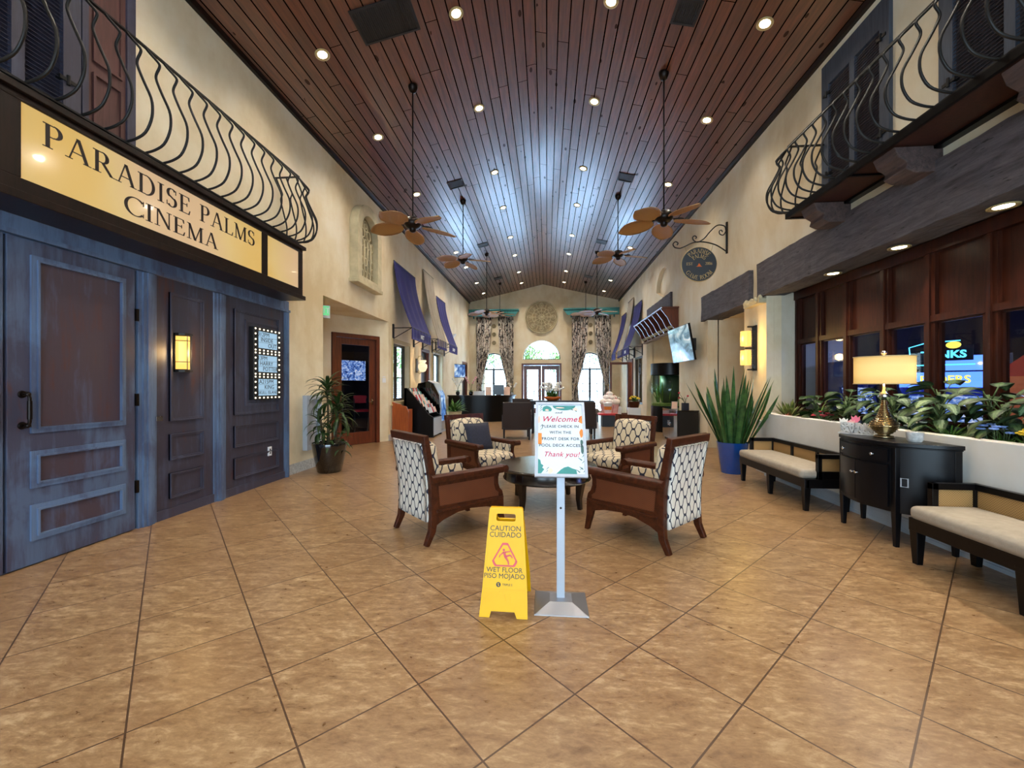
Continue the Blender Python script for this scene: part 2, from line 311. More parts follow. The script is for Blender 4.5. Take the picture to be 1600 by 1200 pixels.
# ================================================================ mesh builder
class MB:
    def __init__(s): s.v = []; s.f = []; s.uv = []; s.X = Matrix.Identity(4)
    def add(s, vs, fs, uvs=None):
        o = len(s.v); s.v += [tuple(s.X @ Vector(p)) for p in vs]
        for i, f in enumerate(fs):
            s.f.append([o+k for k in f]); s.uv.append(uvs[i] if uvs else None)
        return s
    def box(s, x0, x1, y0, y1, z0, z1):
        v = [(x0,y0,z0),(x1,y0,z0),(x1,y1,z0),(x0,y1,z0),(x0,y0,z1),(x1,y0,z1),(x1,y1,z1),(x0,y1,z1)]
        return s.add(v, [(3,2,1,0),(4,5,6,7),(0,1,5,4),(1,2,6,5),(2,3,7,6),(3,0,4,7)])
    def frust(s, c, a, b, z0, z1, off=(0, 0)):      # square frustum a = bottom half sizes, b = top half sizes
        x, y = c; dx, dy = off
        v = [(x-a[0],y-a[1],z0),(x+a[0],y-a[1],z0),(x+a[0],y+a[1],z0),(x-a[0],y+a[1],z0)]
        v += [(x+dx-b[0],y+dy-b[1],z1),(x+dx+b[0],y+dy-b[1],z1),(x+dx+b[0],y+dy+b[1],z1),(x+dx-b[0],y+dy+b[1],z1)]
        return s.add(v, [(3,2,1,0),(4,5,6,7),(0,1,5,4),(1,2,6,5),(2,3,7,6),(3,0,4,7)])
    def obox(s, c, size, rot=(0, 0, 0)):
        R = Matrix.Translation(c) @ Euler(rot).to_matrix().to_4x4(); a, b, d = (q/2 for q in size)
        old = s.X; s.X = old @ R; s.box(-a, a, -b, b, -d, d); s.X = old; return s
    def tube(s, pts, r, n=8, closed=False, caps=True):
        pts = [Vector(p) for p in pts]; k = len(pts); rs = r if isinstance(r, (list, tuple)) else [r]*k
        vs = []; up = None
        for i, p in enumerate(pts):
            if closed: t = pts[(i+1) % k]-pts[i-1]
            else: t = pts[min(i+1, k-1)]-pts[max(i-1, 0)]
            if t.length < 1e-9: t = Vector((0,0,1))
            t.normalize()
            if up is None: up = Vector((0,0,1)) if abs(t.z) < .9 else Vector((1,0,0))
            a = t.cross(up)
            if a.length < 1e-6: a = t.cross(Vector((0,1,0)))
            a.normalize(); b = a.cross(t).normalized(); up = b
            for j in range(n):
                an = 2*PI*j/n; vs.append(p + (a*math.cos(an)+b*math.sin(an))*rs[i])
        fs = []
        for i in range(k if closed else k-1):
            for j in range(n):
                i2 = (i+1) % k; fs.append((i*n+j, i2*n+j, i2*n+(j+1) % n, i*n+(j+1) % n))
        if caps and not closed: fs += [tuple(range(n)), tuple(reversed(range((k-1)*n, k*n)))]
        return s.add(vs, fs)
    def cyl(s, p0, p1, r0, r1=None, n=20): return s.tube([p0, p1], [r0, r0 if r1 is None else r1], n)
    def strip(s, pts, w, h, side=(1, 0, 0)):        # rectangular section swept along pts; w along side
        sd = Vector(side).normalized(); pts = [Vector(p) for p in pts]; k = len(pts)
        ws = w if isinstance(w, (list, tuple)) else [w]*k; hs = h if isinstance(h, (list, tuple)) else [h]*k
        vs = []
        for i, p in enumerate(pts):
            t = (pts[min(i+1, k-1)]-pts[max(i-1, 0)]).normalized(); b = sd.cross(t).normalized()
            for a_, b_ in ((-1,-1),(1,-1),(1,1),(-1,1)): vs.append(p+sd*(a_*ws[i]/2)+b*(b_*hs[i]/2))
        fs = [(0,1,2,3), tuple(reversed(range((k-1)*4, k*4)))]
        for i in range(k-1):
            for j in range(4): fs.append((i*4+j, (i+1)*4+j, (i+1)*4+(j+1) % 4, i*4+(j+1) % 4))
        return s.add(vs, fs)
    def lathe(s, prof, c=(0, 0, 0), n=32, sy=1.):
        vs = []; m = len(prof)
        for r, z in prof:
            for j in range(n):
                a = 2*PI*j/n; vs.append((c[0]+r*math.cos(a), c[1]+r*sy*math.sin(a), c[2]+z))
        fs = []; uvs = []
        for i in range(m-1):
            for j in range(n):
                fs.append((i*n+j, i*n+(j+1) % n, (i+1)*n+(j+1) % n, (i+1)*n+j))
        if prof[0][0] > 1e-4: fs.append(tuple(reversed(range(n))))
        if prof[-1][0] > 1e-4: fs.append(tuple(range((m-1)*n, m*n)))
        return s.add(vs, fs)
    def prism(s, poly, axis, a0, a1):               # poly in the two other axes, in cyclic order
        f = {'x': lambda p, a: (a, p[0], p[1]), 'y': lambda p, a: (p[0], a, p[1]), 'z': lambda p, a: (p[0], p[1], a)}[axis]
        n = len(poly); vs = [f(p, a0) for p in poly]+[f(p, a1) for p in poly]
        fs = [tuple(reversed(range(n))), tuple(range(n, 2*n))]+[(i, (i+1) % n, n+(i+1) % n, n+i) for i in range(n)]
        return s.add(vs, fs)
    def surf(s, fn, nu, nv, thick=0., closed_u=False, uvscale=None):
        P = [[Vector(fn(i/nu, j/nv)) for i in range(nu+1)] for j in range(nv+1)]
        W = nu+1; vs = [p for row in P for p in row]; fs = []; uvs = []
        U = uvscale or (1, 1)
        def uvq(i, j): return ((i/nu)*U[0], (j/nv)*U[1])
        for j in range(nv):
            for i in range(nu):
                fs.append((j*W+i, j*W+i+1, (j+1)*W+i+1, (j+1)*W+i)); uvs.append([uvq(i,j), uvq(i+1,j), uvq(i+1,j+1), uvq(i,j+1)])
        if thick:
            nb = len(vs); back = []
            for j in range(nv+1):
                for i in range(nu+1):
                    du = P[j][min(i+1, nu)]-P[j][max(i-1, 0)]; dv = P[min(j+1, nv)][i]-P[max(j-1, 0)][i]
                    nn = du.cross(dv); nn = nn.normalized() if nn.length > 1e-9 else Vector((0,0,1))
                    back.append(P[j][i]-nn*thick)
            vs += back
            for j in range(nv):
                for i in range(nu):
                    fs.append((nb+j*W+i, nb+(j+1)*W+i, nb+(j+1)*W+i+1, nb+j*W+i+1)); uvs.append([uvq(i,j), uvq(i,j+1), uvq(i+1,j+1), uvq(i+1,j)])
            for j in range(nv):
                for i in (0, nu):
                    a, b = j*W+i, (j+1)*W+i; fs.append((a, b, nb+b, nb+a)); uvs.append(None)
            for i in range(nu):
                for j in (0, nv):
                    a, b = j*W+i, j*W+i+1; fs.append((a, nb+a, nb+b, b)); uvs.append(None)
        return s.add(vs, fs, uvs)
    def ball(s, c, r, nu=12, nv=8):
        r = r if isinstance(r, tuple) else (r, r, r)
        vs = [(c[0], c[1], c[2]-r[2])]
        for j in range(1, nv):
            t = PI*j/nv
            for i in range(nu):
                a = 2*PI*i/nu; vs.append((c[0]+r[0]*math.sin(t)*math.cos(a), c[1]+r[1]*math.sin(t)*math.sin(a), c[2]-r[2]*math.cos(t)))
        vs.append((c[0], c[1], c[2]+r[2])); fs = []
        for i in range(nu): fs.append((0, 1+(i+1) % nu, 1+i))
        for j in range(nv-2):
            for i in range(nu): a = 1+j*nu; fs.append((a+i, a+(i+1) % nu, a+nu+(i+1) % nu, a+nu+i))
        L = len(vs)-1; a = 1+(nv-2)*nu
        for i in range(nu): fs.append((a+i, a+(i+1) % nu, L))
        return s.add(vs, fs)
    def cushion(s, x0, x1, y0, y1, z0, z1, r=.03, puff=.012, n=8):   # soft box with rounded edges
        cx, cy, cz = (x0+x1)/2, (y0+y1)/2, (z0+z1)/2; hx, hy, hz = (x1-x0)/2, (y1-y0)/2, (z1-z0)/2; r = min(r, hx, hy, hz)
        vs = []; idx = {}; fs = []
        def pt(a, b, c):
            k = (round(a, 4), round(b, 4), round(c, 4))
            if k in idx: return idx[k]
            p = Vector((a*hx, b*hy, c*hz)); q = Vector((max(-hx+r, min(hx-r, p.x)), max(-hy+r, min(hy-r, p.y)), max(-hz+r, min(hz-r, p.z))))
            d = p-q
            if d.length > 1e-9: p = q+d.normalized()*r
            f = (1-a*a)*(1-b*b) if abs(c) == 1 else 0
            p.z += (1 if c > 0 else -1)*puff*f if abs(c) == 1 else 0
            if abs(a) == 1: p.x += a*puff*.5*(1-b*b)*(1-c*c)
            if abs(b) == 1: p.y += b*puff*.5*(1-a*a)*(1-c*c)
            idx[k] = len(vs); vs.append((cx+p.x, cy+p.y, cz+p.z)); return idx[k]
        def lin(i, h):
            # denser near the ends so the rounding shows
            t = i/n; ts = [0, r/h*.15, r/h*.4, r/h*.75] if n >= 8 else [0]
            ln = [-1, -1+min(.9, r/h*.3), -1+min(.95, r/h*.7)]+[-1+min(.97, r/h)+(2-2*min(.97, r/h))*j/(n-6) for j in range(n-5)]+[1-min(.95, r/h*.7), 1-min(.9, r/h*.3), 1]
            return ln
        ax, ay, az = (lin(0, hx), lin(0, hy), lin(0, hz))
        for (A, B, f) in ((ax, ay, lambda a, b, sgn: (a, b, sgn)), (ay, az, lambda a, b, sgn: (sgn, a, b)), (az, ax, lambda a, b, sgn: (b, sgn, a))):
            for sgn in (-1, 1):
                for i in range(len(A)-1):
                    for j in range(len(B)-1):
                        q = [pt(*f(A[i], B[j], sgn)), pt(*f(A[i+1], B[j], sgn)), pt(*f(A[i+1], B[j+1], sgn)), pt(*f(A[i], B[j+1], sgn))]
                        fs.append(tuple(q if sgn > 0 else q[::-1]))
        return s.add(vs, fs)
    def leaf(s, base, az, el, length, width, droop=1., fold=.15, n=7, shape='lance', twist=0.):
        # a strip leaf: leaves the base at elevation el, bends down by droop radians over its length
        p = Vector(base); vs = []; step = length/n; e = el
        prof = {'lance': lambda t: math.sin(PI*min(1, t*.92+.08))**.8*(1-t*.35), 'broad': lambda t: (math.sin(PI*min(1., t**.8))**.75 if t < 1 else 0), 'sword': lambda t: (1 if t < .6 else max(.02, 1-((t-.6)/.4)**1.6))*(.7+.3*min(1, t*3)), 'blade': lambda t: (.35+.65*min(1, t*2.2))*(1-t**3)+.02}[shape]
        for i in range(n+1):
            t = i/n; d = Vector((math.cos(az)*math.cos(e), math.sin(az)*math.cos(e), math.sin(e)))
            sd = Vector((-math.sin(az), math.cos(az), 0)); nrm = sd.cross(d).normalized()
            tw = twist*t; sd2 = sd*math.cos(tw)+nrm*math.sin(tw); w = width/2*max(.02, prof(t))
            f = nrm*(fold*w)
            vs += [p-sd2*w+f, p-f*.4, p+sd2*w+f]
            p = p+d*step; e -= droop/n
        fs = []; uvs = []
        for i in range(n):
            a = i*3; t0, t1 = i/n, (i+1)/n
            fs += [(a, a+1, a+4, a+3), (a+1, a+2, a+5, a+4)]
            uvs += [[(0, t0), (.5, t0), (.5, t1), (0, t1)], [(.5, t0), (1, t0), (1, t1), (.5, t1)]]
        return s.add(vs, fs, uvs)
    def mesh(s, me, mat4):
        s_old = s.X; s.X = s_old @ mat4
        s.add([v.co[:] for v in me.vertices], [tuple(p.vertices) for p in me.polygons]); s.X = s_old; return s
    def build(s, name, mat, parent=None, smooth=None, bevel=0., sub=0, solid=0.):
        me = bpy.data.meshes.new(name); me.from_pydata(s.v, [], s.f); me.update()
        uvl = me.uv_layers.new(name='uv')
        data = uvl.data
        for p, u in zip(me.polygons, s.uv):
            if u:
                for li, q in zip(p.loop_indices, u): data[li].uv = q
            else:
                nx, ny, nz = (abs(q) for q in p.normal)
                for li in p.loop_indices:
                    c = me.vertices[me.loops[li].vertex_index].co
                    data[li].uv = (c.y, c.z) if nx >= ny and nx >= nz else ((c.x, c.z) if ny >= nz else (c.x, c.y))
        me.materials.append(M(mat) if isinstance(mat, str) else mat)
        if smooth is not None: me.shade_smooth() if smooth is True else me.set_sharp_from_angle(angle=math.radians(smooth)) if False else None
        if smooth:
            for p in me.polygons: p.use_smooth = True
            if smooth is not True:
                try: me.set_sharp_from_angle(angle=math.radians(smooth))
                except Exception: pass
        o = bpy.data.objects.new(name, me); COL.objects.link(o)
        if parent is not None: o.parent = parent
        if bevel:
            b = o.modifiers.new('bevel', 'BEVEL'); b.width = bevel; b.segments = 2; b.limit_method = 'ANGLE'; b.angle_limit = math.radians(40)
        if sub:
            b = o.modifiers.new('sub', 'SUBSURF'); b.levels = sub; b.render_levels = sub
        return o

def thing(name, label, cat, loc=(0, 0, 0), rz=0., group=None, rot=None):
    o = bpy.data.objects.new(name, None); COL.objects.link(o); o.location = loc; o.rotation_euler = rot or (0, 0, rz)
    o.empty_display_size = .1; return tag(o, label, cat, group)
def tag(o, label, cat, group=None):
    o['label'] = label; o['category'] = cat
    if group: o['group'] = group
    return o
def struct(o, label=None):
    o['kind'] = 'structure'
    if label: o['label'] = label
    return o
def copy_tree(o, parent=None):
    c = o.copy(); COL.objects.link(c)
    if parent is not None: c.parent = parent
    for ch in list(o.children): copy_tree(ch, c)
    return c
def shape2d(loops, ext=.0, bevel=0.):
    cu = bpy.data.curves.new('tmp', 'CURVE'); cu.dimensions = '2D'; cu.fill_mode = 'BOTH'; cu.extrude = ext; cu.bevel_depth = bevel
    for lp in loops:
        sp = cu.splines.new('POLY'); sp.points.add(len(lp)-1)
        for p, q in zip(sp.points, lp): p.co = (q[0], q[1], 0, 1)
        sp.use_cyclic_u = True
    o = bpy.data.objects.new('tmp', cu); me = bpy.data.meshes.new_from_object(o)
    bpy.data.objects.remove(o); bpy.data.curves.remove(cu); return me
def text(s, size, ext=.0015, align='CENTER', shear=0., space=1., bold=0.):
    cu = bpy.data.curves.new('tmp', 'FONT'); cu.body = s; cu.size = size; cu.extrude = ext; cu.align_x = align; cu.align_y = 'CENTER'
    cu.shear = shear; cu.space_character = space; cu.resolution_u = 3; cu.offset = bold
    o = bpy.data.objects.new('tmp', cu); me = bpy.data.meshes.new_from_object(o)
    bpy.data.objects.remove(o); bpy.data.curves.remove(cu); return me
def circ(cx, cy, r, n=32, a0=0, a1=2*PI, ry=None):
    full = abs(a1-a0-2*PI) < 1e-6; m = n if full else n+1
    return [(cx+r*math.cos(a0+(a1-a0)*i/n), cy+(ry or r)*math.sin(a0+(a1-a0)*i/n)) for i in range(m)]
def rect(x0, x1, y0, y1): return [(x0, y0), (x1, y0), (x1, y1), (x0, y1)]
# local XY drawing -> a plane.  FX: drawing x -> +Y, y -> Z, normal -> +X (left wall faces) ; FXm faces -X (right wall) ; FY faces -Y
def FX(x, y=0., z=0.): return Matrix(((0, 0, 1, x), (1, 0, 0, y), (0, 1, 0, z), (0, 0, 0, 1)))
def FXm(x, y=0., z=0.): return Matrix(((0, 0, -1, x), (-1, 0, 0, y), (0, 1, 0, z), (0, 0, 0, 1)))
def FY(y, x=0., z=0.): return Matrix(((1, 0, 0, x), (0, 0, -1, y), (0, 1, 0, z), (0, 0, 0, 1)))

# --------------------------------------------------------- serif capitals
TH, TN, SF = .125, .042, .035
def g_arc(cx, cy, rx, ry, a0, a1, n=16):
    a0, a1 = math.radians(a0), math.radians(a1); out = []; inn = []
    for i in range(n+1):
        a = a0+(a1-a0)*i/n; w = (TN+(TH*1.08-TN)*abs(math.cos(a))**1.3)/2
        out.append((cx+(rx+w-TH/2)*math.cos(a), cy+(ry+w-TN/2)*math.sin(a))); inn.append((cx+(rx-w-TH/2)*math.cos(a), cy+(ry-w-TN/2)*math.sin(a)))
    return out+inn[::-1]
def g_st(x, y0=0., y1=1., w=TH): return [(x-w/2, y0), (x+w/2, y0), (x+w/2, y1), (x-w/2, y1)]
def g_ser(x, y, w=.30): return [(x-w/2, y), (x+w/2, y), (x+w/2, y+SF), (x-w/2, y+SF)]
def g_ln(x0, y0, x1, y1, w): return [(x0-w/2, y0), (x0+w/2, y0), (x1+w/2, y1), (x1-w/2, y1)]
def g_bar(x0, x1, y, w=TN): return [(x0, y), (x1, y), (x1, y+w), (x0, y+w)]
def glyph(c):
    S = SF
    if c == 'I': return [g_st(.17), g_ser(.17, 0), g_ser(.17, 1-S)], .36
    if c == 'P': return [g_st(.17), g_ser(.17, 0), g_bar(.03, .36, 1-TN), g_bar(.17, .36, .46), g_arc(.36, .75, .26, .27, -90, 90)], .64
    if c == 'R': return [g_st(.17), g_ser(.17, 0), g_bar(.03, .36, 1-TN), g_bar(.17, .36, .48), g_arc(.36, .75, .25, .27, -90, 90), g_ln(.72, 0, .38, .5, TH), g_bar(.64, .84, 0, S)], .80
    if c == 'A': return [g_ln(.13, 0, .40, 1, TN*1.1), g_ln(.72, 0, .42, 1, TH), g_bar(.2, .62, .32), g_ser(.12, 0, .24), g_ser(.73, 0, .28)], .84
    if c == 'D': return [g_st(.17), g_bar(.03, .38, 1-TN), g_bar(.03, .38, 0), g_arc(.38, .5, .42, .52, -90, 90)], .86
    if c == 'L': return [g_st(.17), g_ser(.17, 1-S), g_bar(.03, .60, 0), [(.60, 0), (.64, .24), (.60, .24), (.54, .03)]], .66
    if c == 'E': return [g_st(.17), g_bar(.03, .60, 0), g_bar(.03, .58, 1-TN), g_bar(.17, .46, .5), [(.60, 0), (.65, .24), (.61, .24), (.54, .03)], [(.58, 1), (.60, .78), (.56, .78), (.51, .97)], g_st(.46, .42, .62, .035)], .69
    if c == 'M': return [g_st(.15, w=TN*1.2), g_st(.83), g_ln(.49, 0, .15, 1, TH), g_ln(.49, 0, .80, 1, TN*1.2), g_ser(.14, 0, .24), g_ser(.84, 0, .28), g_bar(.02, .2, 1-S, S), g_bar(.78, .97, 1-S, S)], 1.0
    if c == 'N': return [g_st(.15, w=TN*1.2), g_st(.72, w=TN*1.2), g_ln(.72, 0, .17, 1, TH), g_ser(.14, 0, .24), g_ser(.72, 1-S, .24), g_bar(.0, .2, 1-S, S)], .86
    if c == 'T': return [g_st(.34), g_ser(.34, 0), g_bar(.04, .64, 1-TN), g_st(.05, .78, 1, .03), g_st(.63, .78, 1, .03)], .70
    if c == 'O': return [g_arc(.44, .5, .45, .52, 0, 360, 32)], .88
    if c == '0': return [g_arc(.30, .5, .31, .52, 0, 360, 28)], .60
    if c == 'C': return [g_arc(.46, .5, .47, .52, 42, 318, 26), g_st(.80, .70, .97, .03), g_st(.80, .05, .26, .025)], .84
    if c == 'G': return [g_arc(.46, .5, .47, .52, 42, 318, 26), g_st(.80, .70, .97, .03), g_st(.76, .05, .42, TH*.9), g_ser(.78, .42, .26)], .92
    if c == 'S': return [g_arc(.30, .755, .26, .265, 35, 235, 16), g_arc(.30, .27, .27, .29, -145, 55, 16), g_ln(.47, .42, .14, .62, TH*1.2), g_st(.51, .74, .97, .03), g_st(.06, .04, .28, .03)], .60
    if c == '2': return [g_arc(.28, .73, .26, .28, -20, 160, 14), g_ln(.06, .03, .46, .62, TN*1.8), g_bar(.05, .55, 0, TN*1.6)], .60
    if c == '6': return [g_arc(.30, .28, .27, .30, 0, 360, 24), g_ln(.10, .34, .44, .99, TN*1.8)], .60
    return [], .38
def serif(mb, s, h, M4, width=None, ext=.002, track=.03):
    w = sum(glyph(c)[1]+track for c in s); k = (width/w) if width else h; x = -w*k/2
    for c in s:
        polys, adv = glyph(c)
        for p in polys:
            o = mb.X; mb.X = o @ M4; mb.prism([(x+a*k, (b-.5)*h) for a, b in p], 'z', -ext, ext); mb.X = o
        x += (adv+track)*k
def serif_arc(mb, s, h, R, mid, M4, span, inward=False, ext=.002):
    # letters around a circle centred on mid angle (radians); span = total angle
    w = sum(glyph(c)[1]+.06 for c in s); k = span*R/w; pos = -w*k/2
    for c in s:
        polys, adv = glyph(c); ctr = pos+adv*k/2
        an = mid-(ctr/R) if not inward else mid+(ctr/R)
        rot = an-PI/2 if not inward else an+PI/2
        L = Matrix.Translation((R*math.cos(an), R*math.sin(an), 0)) @ Matrix.Rotation(rot, 4, 'Z')
        o = mb.X; mb.X = o @ M4 @ L
        for p in polys: mb.prism([((a-adv/2)*k, (b-.5)*h) for a, b in p], 'z', -ext, ext)
        mb.X = o; pos += (adv+.06)*k

# ================================================================ SHELL
XL, XR, YF, RIDX, RIDZ, SL = -4.05, 3.68, 21.1, -.2, 6.68, .226
YB = -3.5
def ceilz(x): return RIDZ-SL*abs(x-RIDX)
b = MB(); b.box(-4.4, 11, YB-.2, YF+.2, -.2, 0); b.box(-7.3, -4.4, 6.9, 10.4, -.2, 0); b.prism([(-4.4, 10.4), (-5.2, 12.1), (-6.3, 12.9), (-7.3, 12.9), (-7.3, 10.4)], 'z', -.2, 0)
struct(b.build('floor', 'floor'), 'brown stone-look tile floor laid on the diagonal')
b = MB()
for x0, x1 in ((-4.4, RIDX), (RIDX, 4.1)):
    z0, z1 = ceilz(x0), ceilz(x1)
    b.add([(x0, YB, z0), (x1, YB, z1), (x1, YF+.2, z1), (x0, YF+.2, z0), (x0, YB, z0+.15), (x1, YB, z1+.15), (x1, YF+.2, z1+.15), (x0, YF+.2, z0+.15)],
          [(0,1,2,3),(7,6,5,4),(0,4,5,1),(1,5,6,2),(2,6,7,3),(3,7,4,0)])
struct(b.build('ceiling', 'ceiling'), 'vaulted ceiling of dark stained wood planks')
# crown trims along the ceiling edges
b = MB(); b.box(XL, XL+.05, YB, YF, ceilz(XL)-.07, ceilz(XL)+.01); struct(b.build('trim_1', 'dark_brown'))
b = MB(); b.box(XR-.05, XR, YB, YF, ceilz(XR)-.07, ceilz(XR)+.01); struct(b.build('trim_2', 'dark_brown'))
# left wall
me = shape2d([[(YB, 0), (7.08, 0), (7.08, 3.06), (10.15, 3.06), (10.15, 0), (12.85, 0), (12.85, 2.65), (13.85, 2.65), (13.85, 0), (19.28, 0), (19.28, 2.62), (20.6, 2.62), (20.6, 0), (YF, 0), (YF, ceilz(XL)), (YB, ceilz(XL))],
              rect(10.42, 11.72, 1.0, 2.58), rect(14.2, 15.5, .35, 2.62)], .12)
b = MB(); b.mesh(me, FX(XL-.12)); struct(b.build('wall_left', 'cream'), 'left wall of mottled cream plaster')
# right wall: two layers so that the arch niche is a recess
n_arch = [(14.0-.001+1.05*math.cos(a)*1, 4.3+.0+.8*math.sin(a)) for a in [PI*i/16 for i in range(17)]]
outer = [(YB, 0), (YF, 0), (YF, ceilz(XR)), (YB, ceilz(XR))]
def rw(arch):
    out = [(YB, 0), (-2.0, 0), (-2.0, 2.97), (7.18, 2.97), (7.18, 0), (7.95, 0), (7.95, 2.97), (9.68, 2.97), (9.68, 0), (11.7, 0), (11.7, 3.28), (15.4, 3.28), (15.4, 0), (17.75, 0), (17.75, 2.6), (18.95, 2.6), (18.95, 0), (YF, 0), (YF, ceilz(XR)), (YB, ceilz(XR))]
    L = [[(-y, z) for y, z in out], [(-y, z) for y, z in rect(16.05, 17.4, .7, 2.6)]]
    if arch: L.append([(-(13.3+.78*math.cos(PI*i/18)*1.0), 4.55+.62*math.sin(PI*i/18)) for i in range(19)]+[(-12.52, 3.9), (-14.08, 3.9)][::-1])
    return L
b = MB(); b.mesh(shape2d(rw(True), .06), FXm(XR+.06)); b.mesh(shape2d(rw(False), .06), FXm(XR+.181))
struct(b.build('wall_right', 'cream'), 'right wall of mottled cream plaster')
# far wall
CXF = -.27
def arch(cx, hw, z0, zs, n=24): return [(cx-hw, z0), (cx+hw, z0)]+[(cx+hw*math.cos(PI*i/n), zs+hw*math.sin(PI*i/n)) for i in range(n+1)]
outf = [(-4.4, 0), (-1.30, 0), (-1.30, 2.6), (.76, 2.6), (.76, 0), (4.1, 0), (4.1, ceilz(4.1)), (RIDX, RIDZ), (-4.4, ceilz(-4.4))]
WX = (-2.77, 2.21)
b = MB(); b.mesh(shape2d([outf, arch(CXF, .98, 2.80, 2.80)[2:], arch(WX[0], .7, .12, 2.45), arch(WX[1], .7, .12, 2.45)], .12), FY(YF+.12))
struct(b.build('wall_far', 'cream'), 'far gable wall of cream plaster with arched windows')
# wall behind the camera: shopfront entrance
b = MB(); b.box(-4.4, -3.2, YB-.2, YB, 0, 6.0); b.box(2.8, 4.1, YB-.2, YB, 0, 6.0)
b.prism([(-3.2, 3.6), (2.8, 3.6), (2.8, 6.0), (RIDX, RIDZ), (-3.2, 6.0)], 'y', YB-.2, YB); struct(b.build('wall_near', 'cream'))
b = MB()
for x in (-3.2, -1.2, -.25, .75, 2.73): b.box(x, x+.08, YB-.12, YB-.04, 0, 3.6)
for z in (.0, 2.5, 3.52): b.box(-3.2, 2.8, YB-.12, YB-.04, z, z+.08)
struct(b.build('door_9', 'door_wood'))
# baseboards
b = MB(); b.box(XL, XL+.02, 6.04, 7.08, 0, .16); b.box(XL, XL+.02, 10.15, 12.85, 0, .16); b.box(XL, XL+.02, 13.85, 19.28, 0, .16)
struct(b.build('baseboard_left', 'marble'))
b = MB(); b.box(XR-.02, XR, 7.2, 7.95, 0, .16); b.box(XR-.02, XR, 9.68, 11.7, 0, .16); b.box(XR-.02, XR, 15.4, 17.75, 0, .16); b.box(-4.05, -1.36, YF-.02, YF, 0, .16); b.box(.82, 3.66, YF-.02, YF, 0, .16)
struct(b.build('baseboard_right', 'marble'))

# ---- left entry recess with glass door
import itertools
dv = Vector((.568, .823, 0)); nv = Vector((-.823, .568, 0))      # along the diagonal wall, away from the hall
D0 = Vector((-4.05, 10.15, 0))
def diag(s, n=0., z=0.): return D0-dv*s+nv*n+Vector((0, 0, z))
DM = Matrix(((-dv.x, 0, -nv.x, D0.x), (-dv.y, 0, -nv.y, D0.y), (0, 1, 0, 0), (0, 0, 0, 1)))   # drawing x = s, y = z, normal towards the hall
b = MB(); b.mesh(shape2d([[(0, 0), (.26, 0), (.26, 2.66), (1.50, 2.66), (1.50, 0), (2.2, 0), (2.2, 3.06), (0, 3.06)]], .05), DM @ Matrix.Translation((0, 0, -.055)))
e = diag(2.2); b.box(e.x-.1, e.x, 6.98, e.y, 0, 3.06); b.box(e.x-.1, XL-.2, 6.95, 7.07, 0, 3.06)
b.prism([(e.x-.1, 6.98), (XL-.2, 6.98), (XL-.2, 10.45), (e.x-.1, e.y+.1)], 'z', 3.065, 3.12)
struct(b.build('wall_recess', 'cream'), 'angled cream wall around the glass door')
fr = MB(); fr.X = DM
fr.mesh(shape2d([[(.27, 0), (.27, 2.65), (1.49, 2.65), (1.49, 0), (1.40, 0), (1.40, 2.56), (.36, 2.56), (.36, 0)]], .07), Matrix.Translation((0, 0, -.04)))
o = fr.build('door_1', 'door_wood', bevel=.004); struct(o, 'brown wooden glazed door with a screen glowing behind it')
d = MB(); d.X = DM; d.mesh(shape2d([rect(.37, 1.39, .01, 2.55), rect(.52, 1.24, .30, 2.40)], .022), Matrix.Translation((0, 0, -.05)))
d.build('door_leaf', 'door_wood', o, bevel=.006)
d = MB(); d.X = DM; d.box(.50, 1.26, .28, 2.42, -.055, -.047); gl = d.build('door_glass', 'dark_glass', o)
d = MB(); d.X = DM; d.tube([(.45, 1.02, -.02), (.45, 1.02, .03), (.56, 1.02, .03)], .009); d.box(.43, .47, .95, 1.1, -.03, -.015); d.build('door_handle', 'brass', o, True)
# room behind the glass door
b = MB(); P = [diag(-.12, .3), diag(-.75, 1.6), diag(-.9, 3.3), diag(2.8, 3.3), diag(2.8, .15)]
for i in range(4):
    a, c = P[i], P[i+1]; t = (c-a).normalized(); n_ = Vector((t.y, -t.x, 0))*.06
    b.add([a, c, c+n_, a+n_]+[q+Vector((0, 0, 2.95)) for q in (a, c, c+n_, a+n_)], [(0,1,2,3),(7,6,5,4),(0,4,5,1),(1,5,6,2),(2,6,7,3),(3,7,4,0)])
b.prism([(q.x, q.y) for q in P], 'z', 2.95, 3.0)
struct(b.build('wall_lounge', 'game_dark'))
t = thing('television', 'wide lit television seen through the brown glass door', 'television', tuple(diag(-.12, 2.1, 1.87)), 0)
t.rotation_euler = (PI/2, 0, math.atan2(-dv.y, -dv.x)+PI)
b = MB(); b.box(-.50, .50, -.31, .31, -.04, 0); b.build('casing', 'black_plastic', t)
b = MB(); b.box(-.48, .48, -.29, .29, 0, .004); b.build('screen', 'screen_blue', t)
t = thing('bar_stool', 'dark folding bar stool seen through the brown glass door', 'stool', tuple(diag(.12, 1.1)), .6)
b = MB(); b.cushion(-.18, .18, -.17, .17, .72, .78, .02); b.build('seat', 'red', t)
b = MB(); b.cushion(-.17, .17, .16, .2, .95, 1.15, .015); b.build('backrest', 'red', t)
for sx in (-1, 1):
    for (ya, yb) in ((-.22, .18), (.24, -.14)):
        b = MB(); b.tube([(sx*.18, ya, 0), (sx*.16, yb, 1.1 if ya < 0 else .74)], .013); b.build('leg', 'iron', t)
b = MB(); b.tube([(-.18, -.12, .3), (.18, -.12, .3)], .01); b.build('stretcher', 'iron', t)

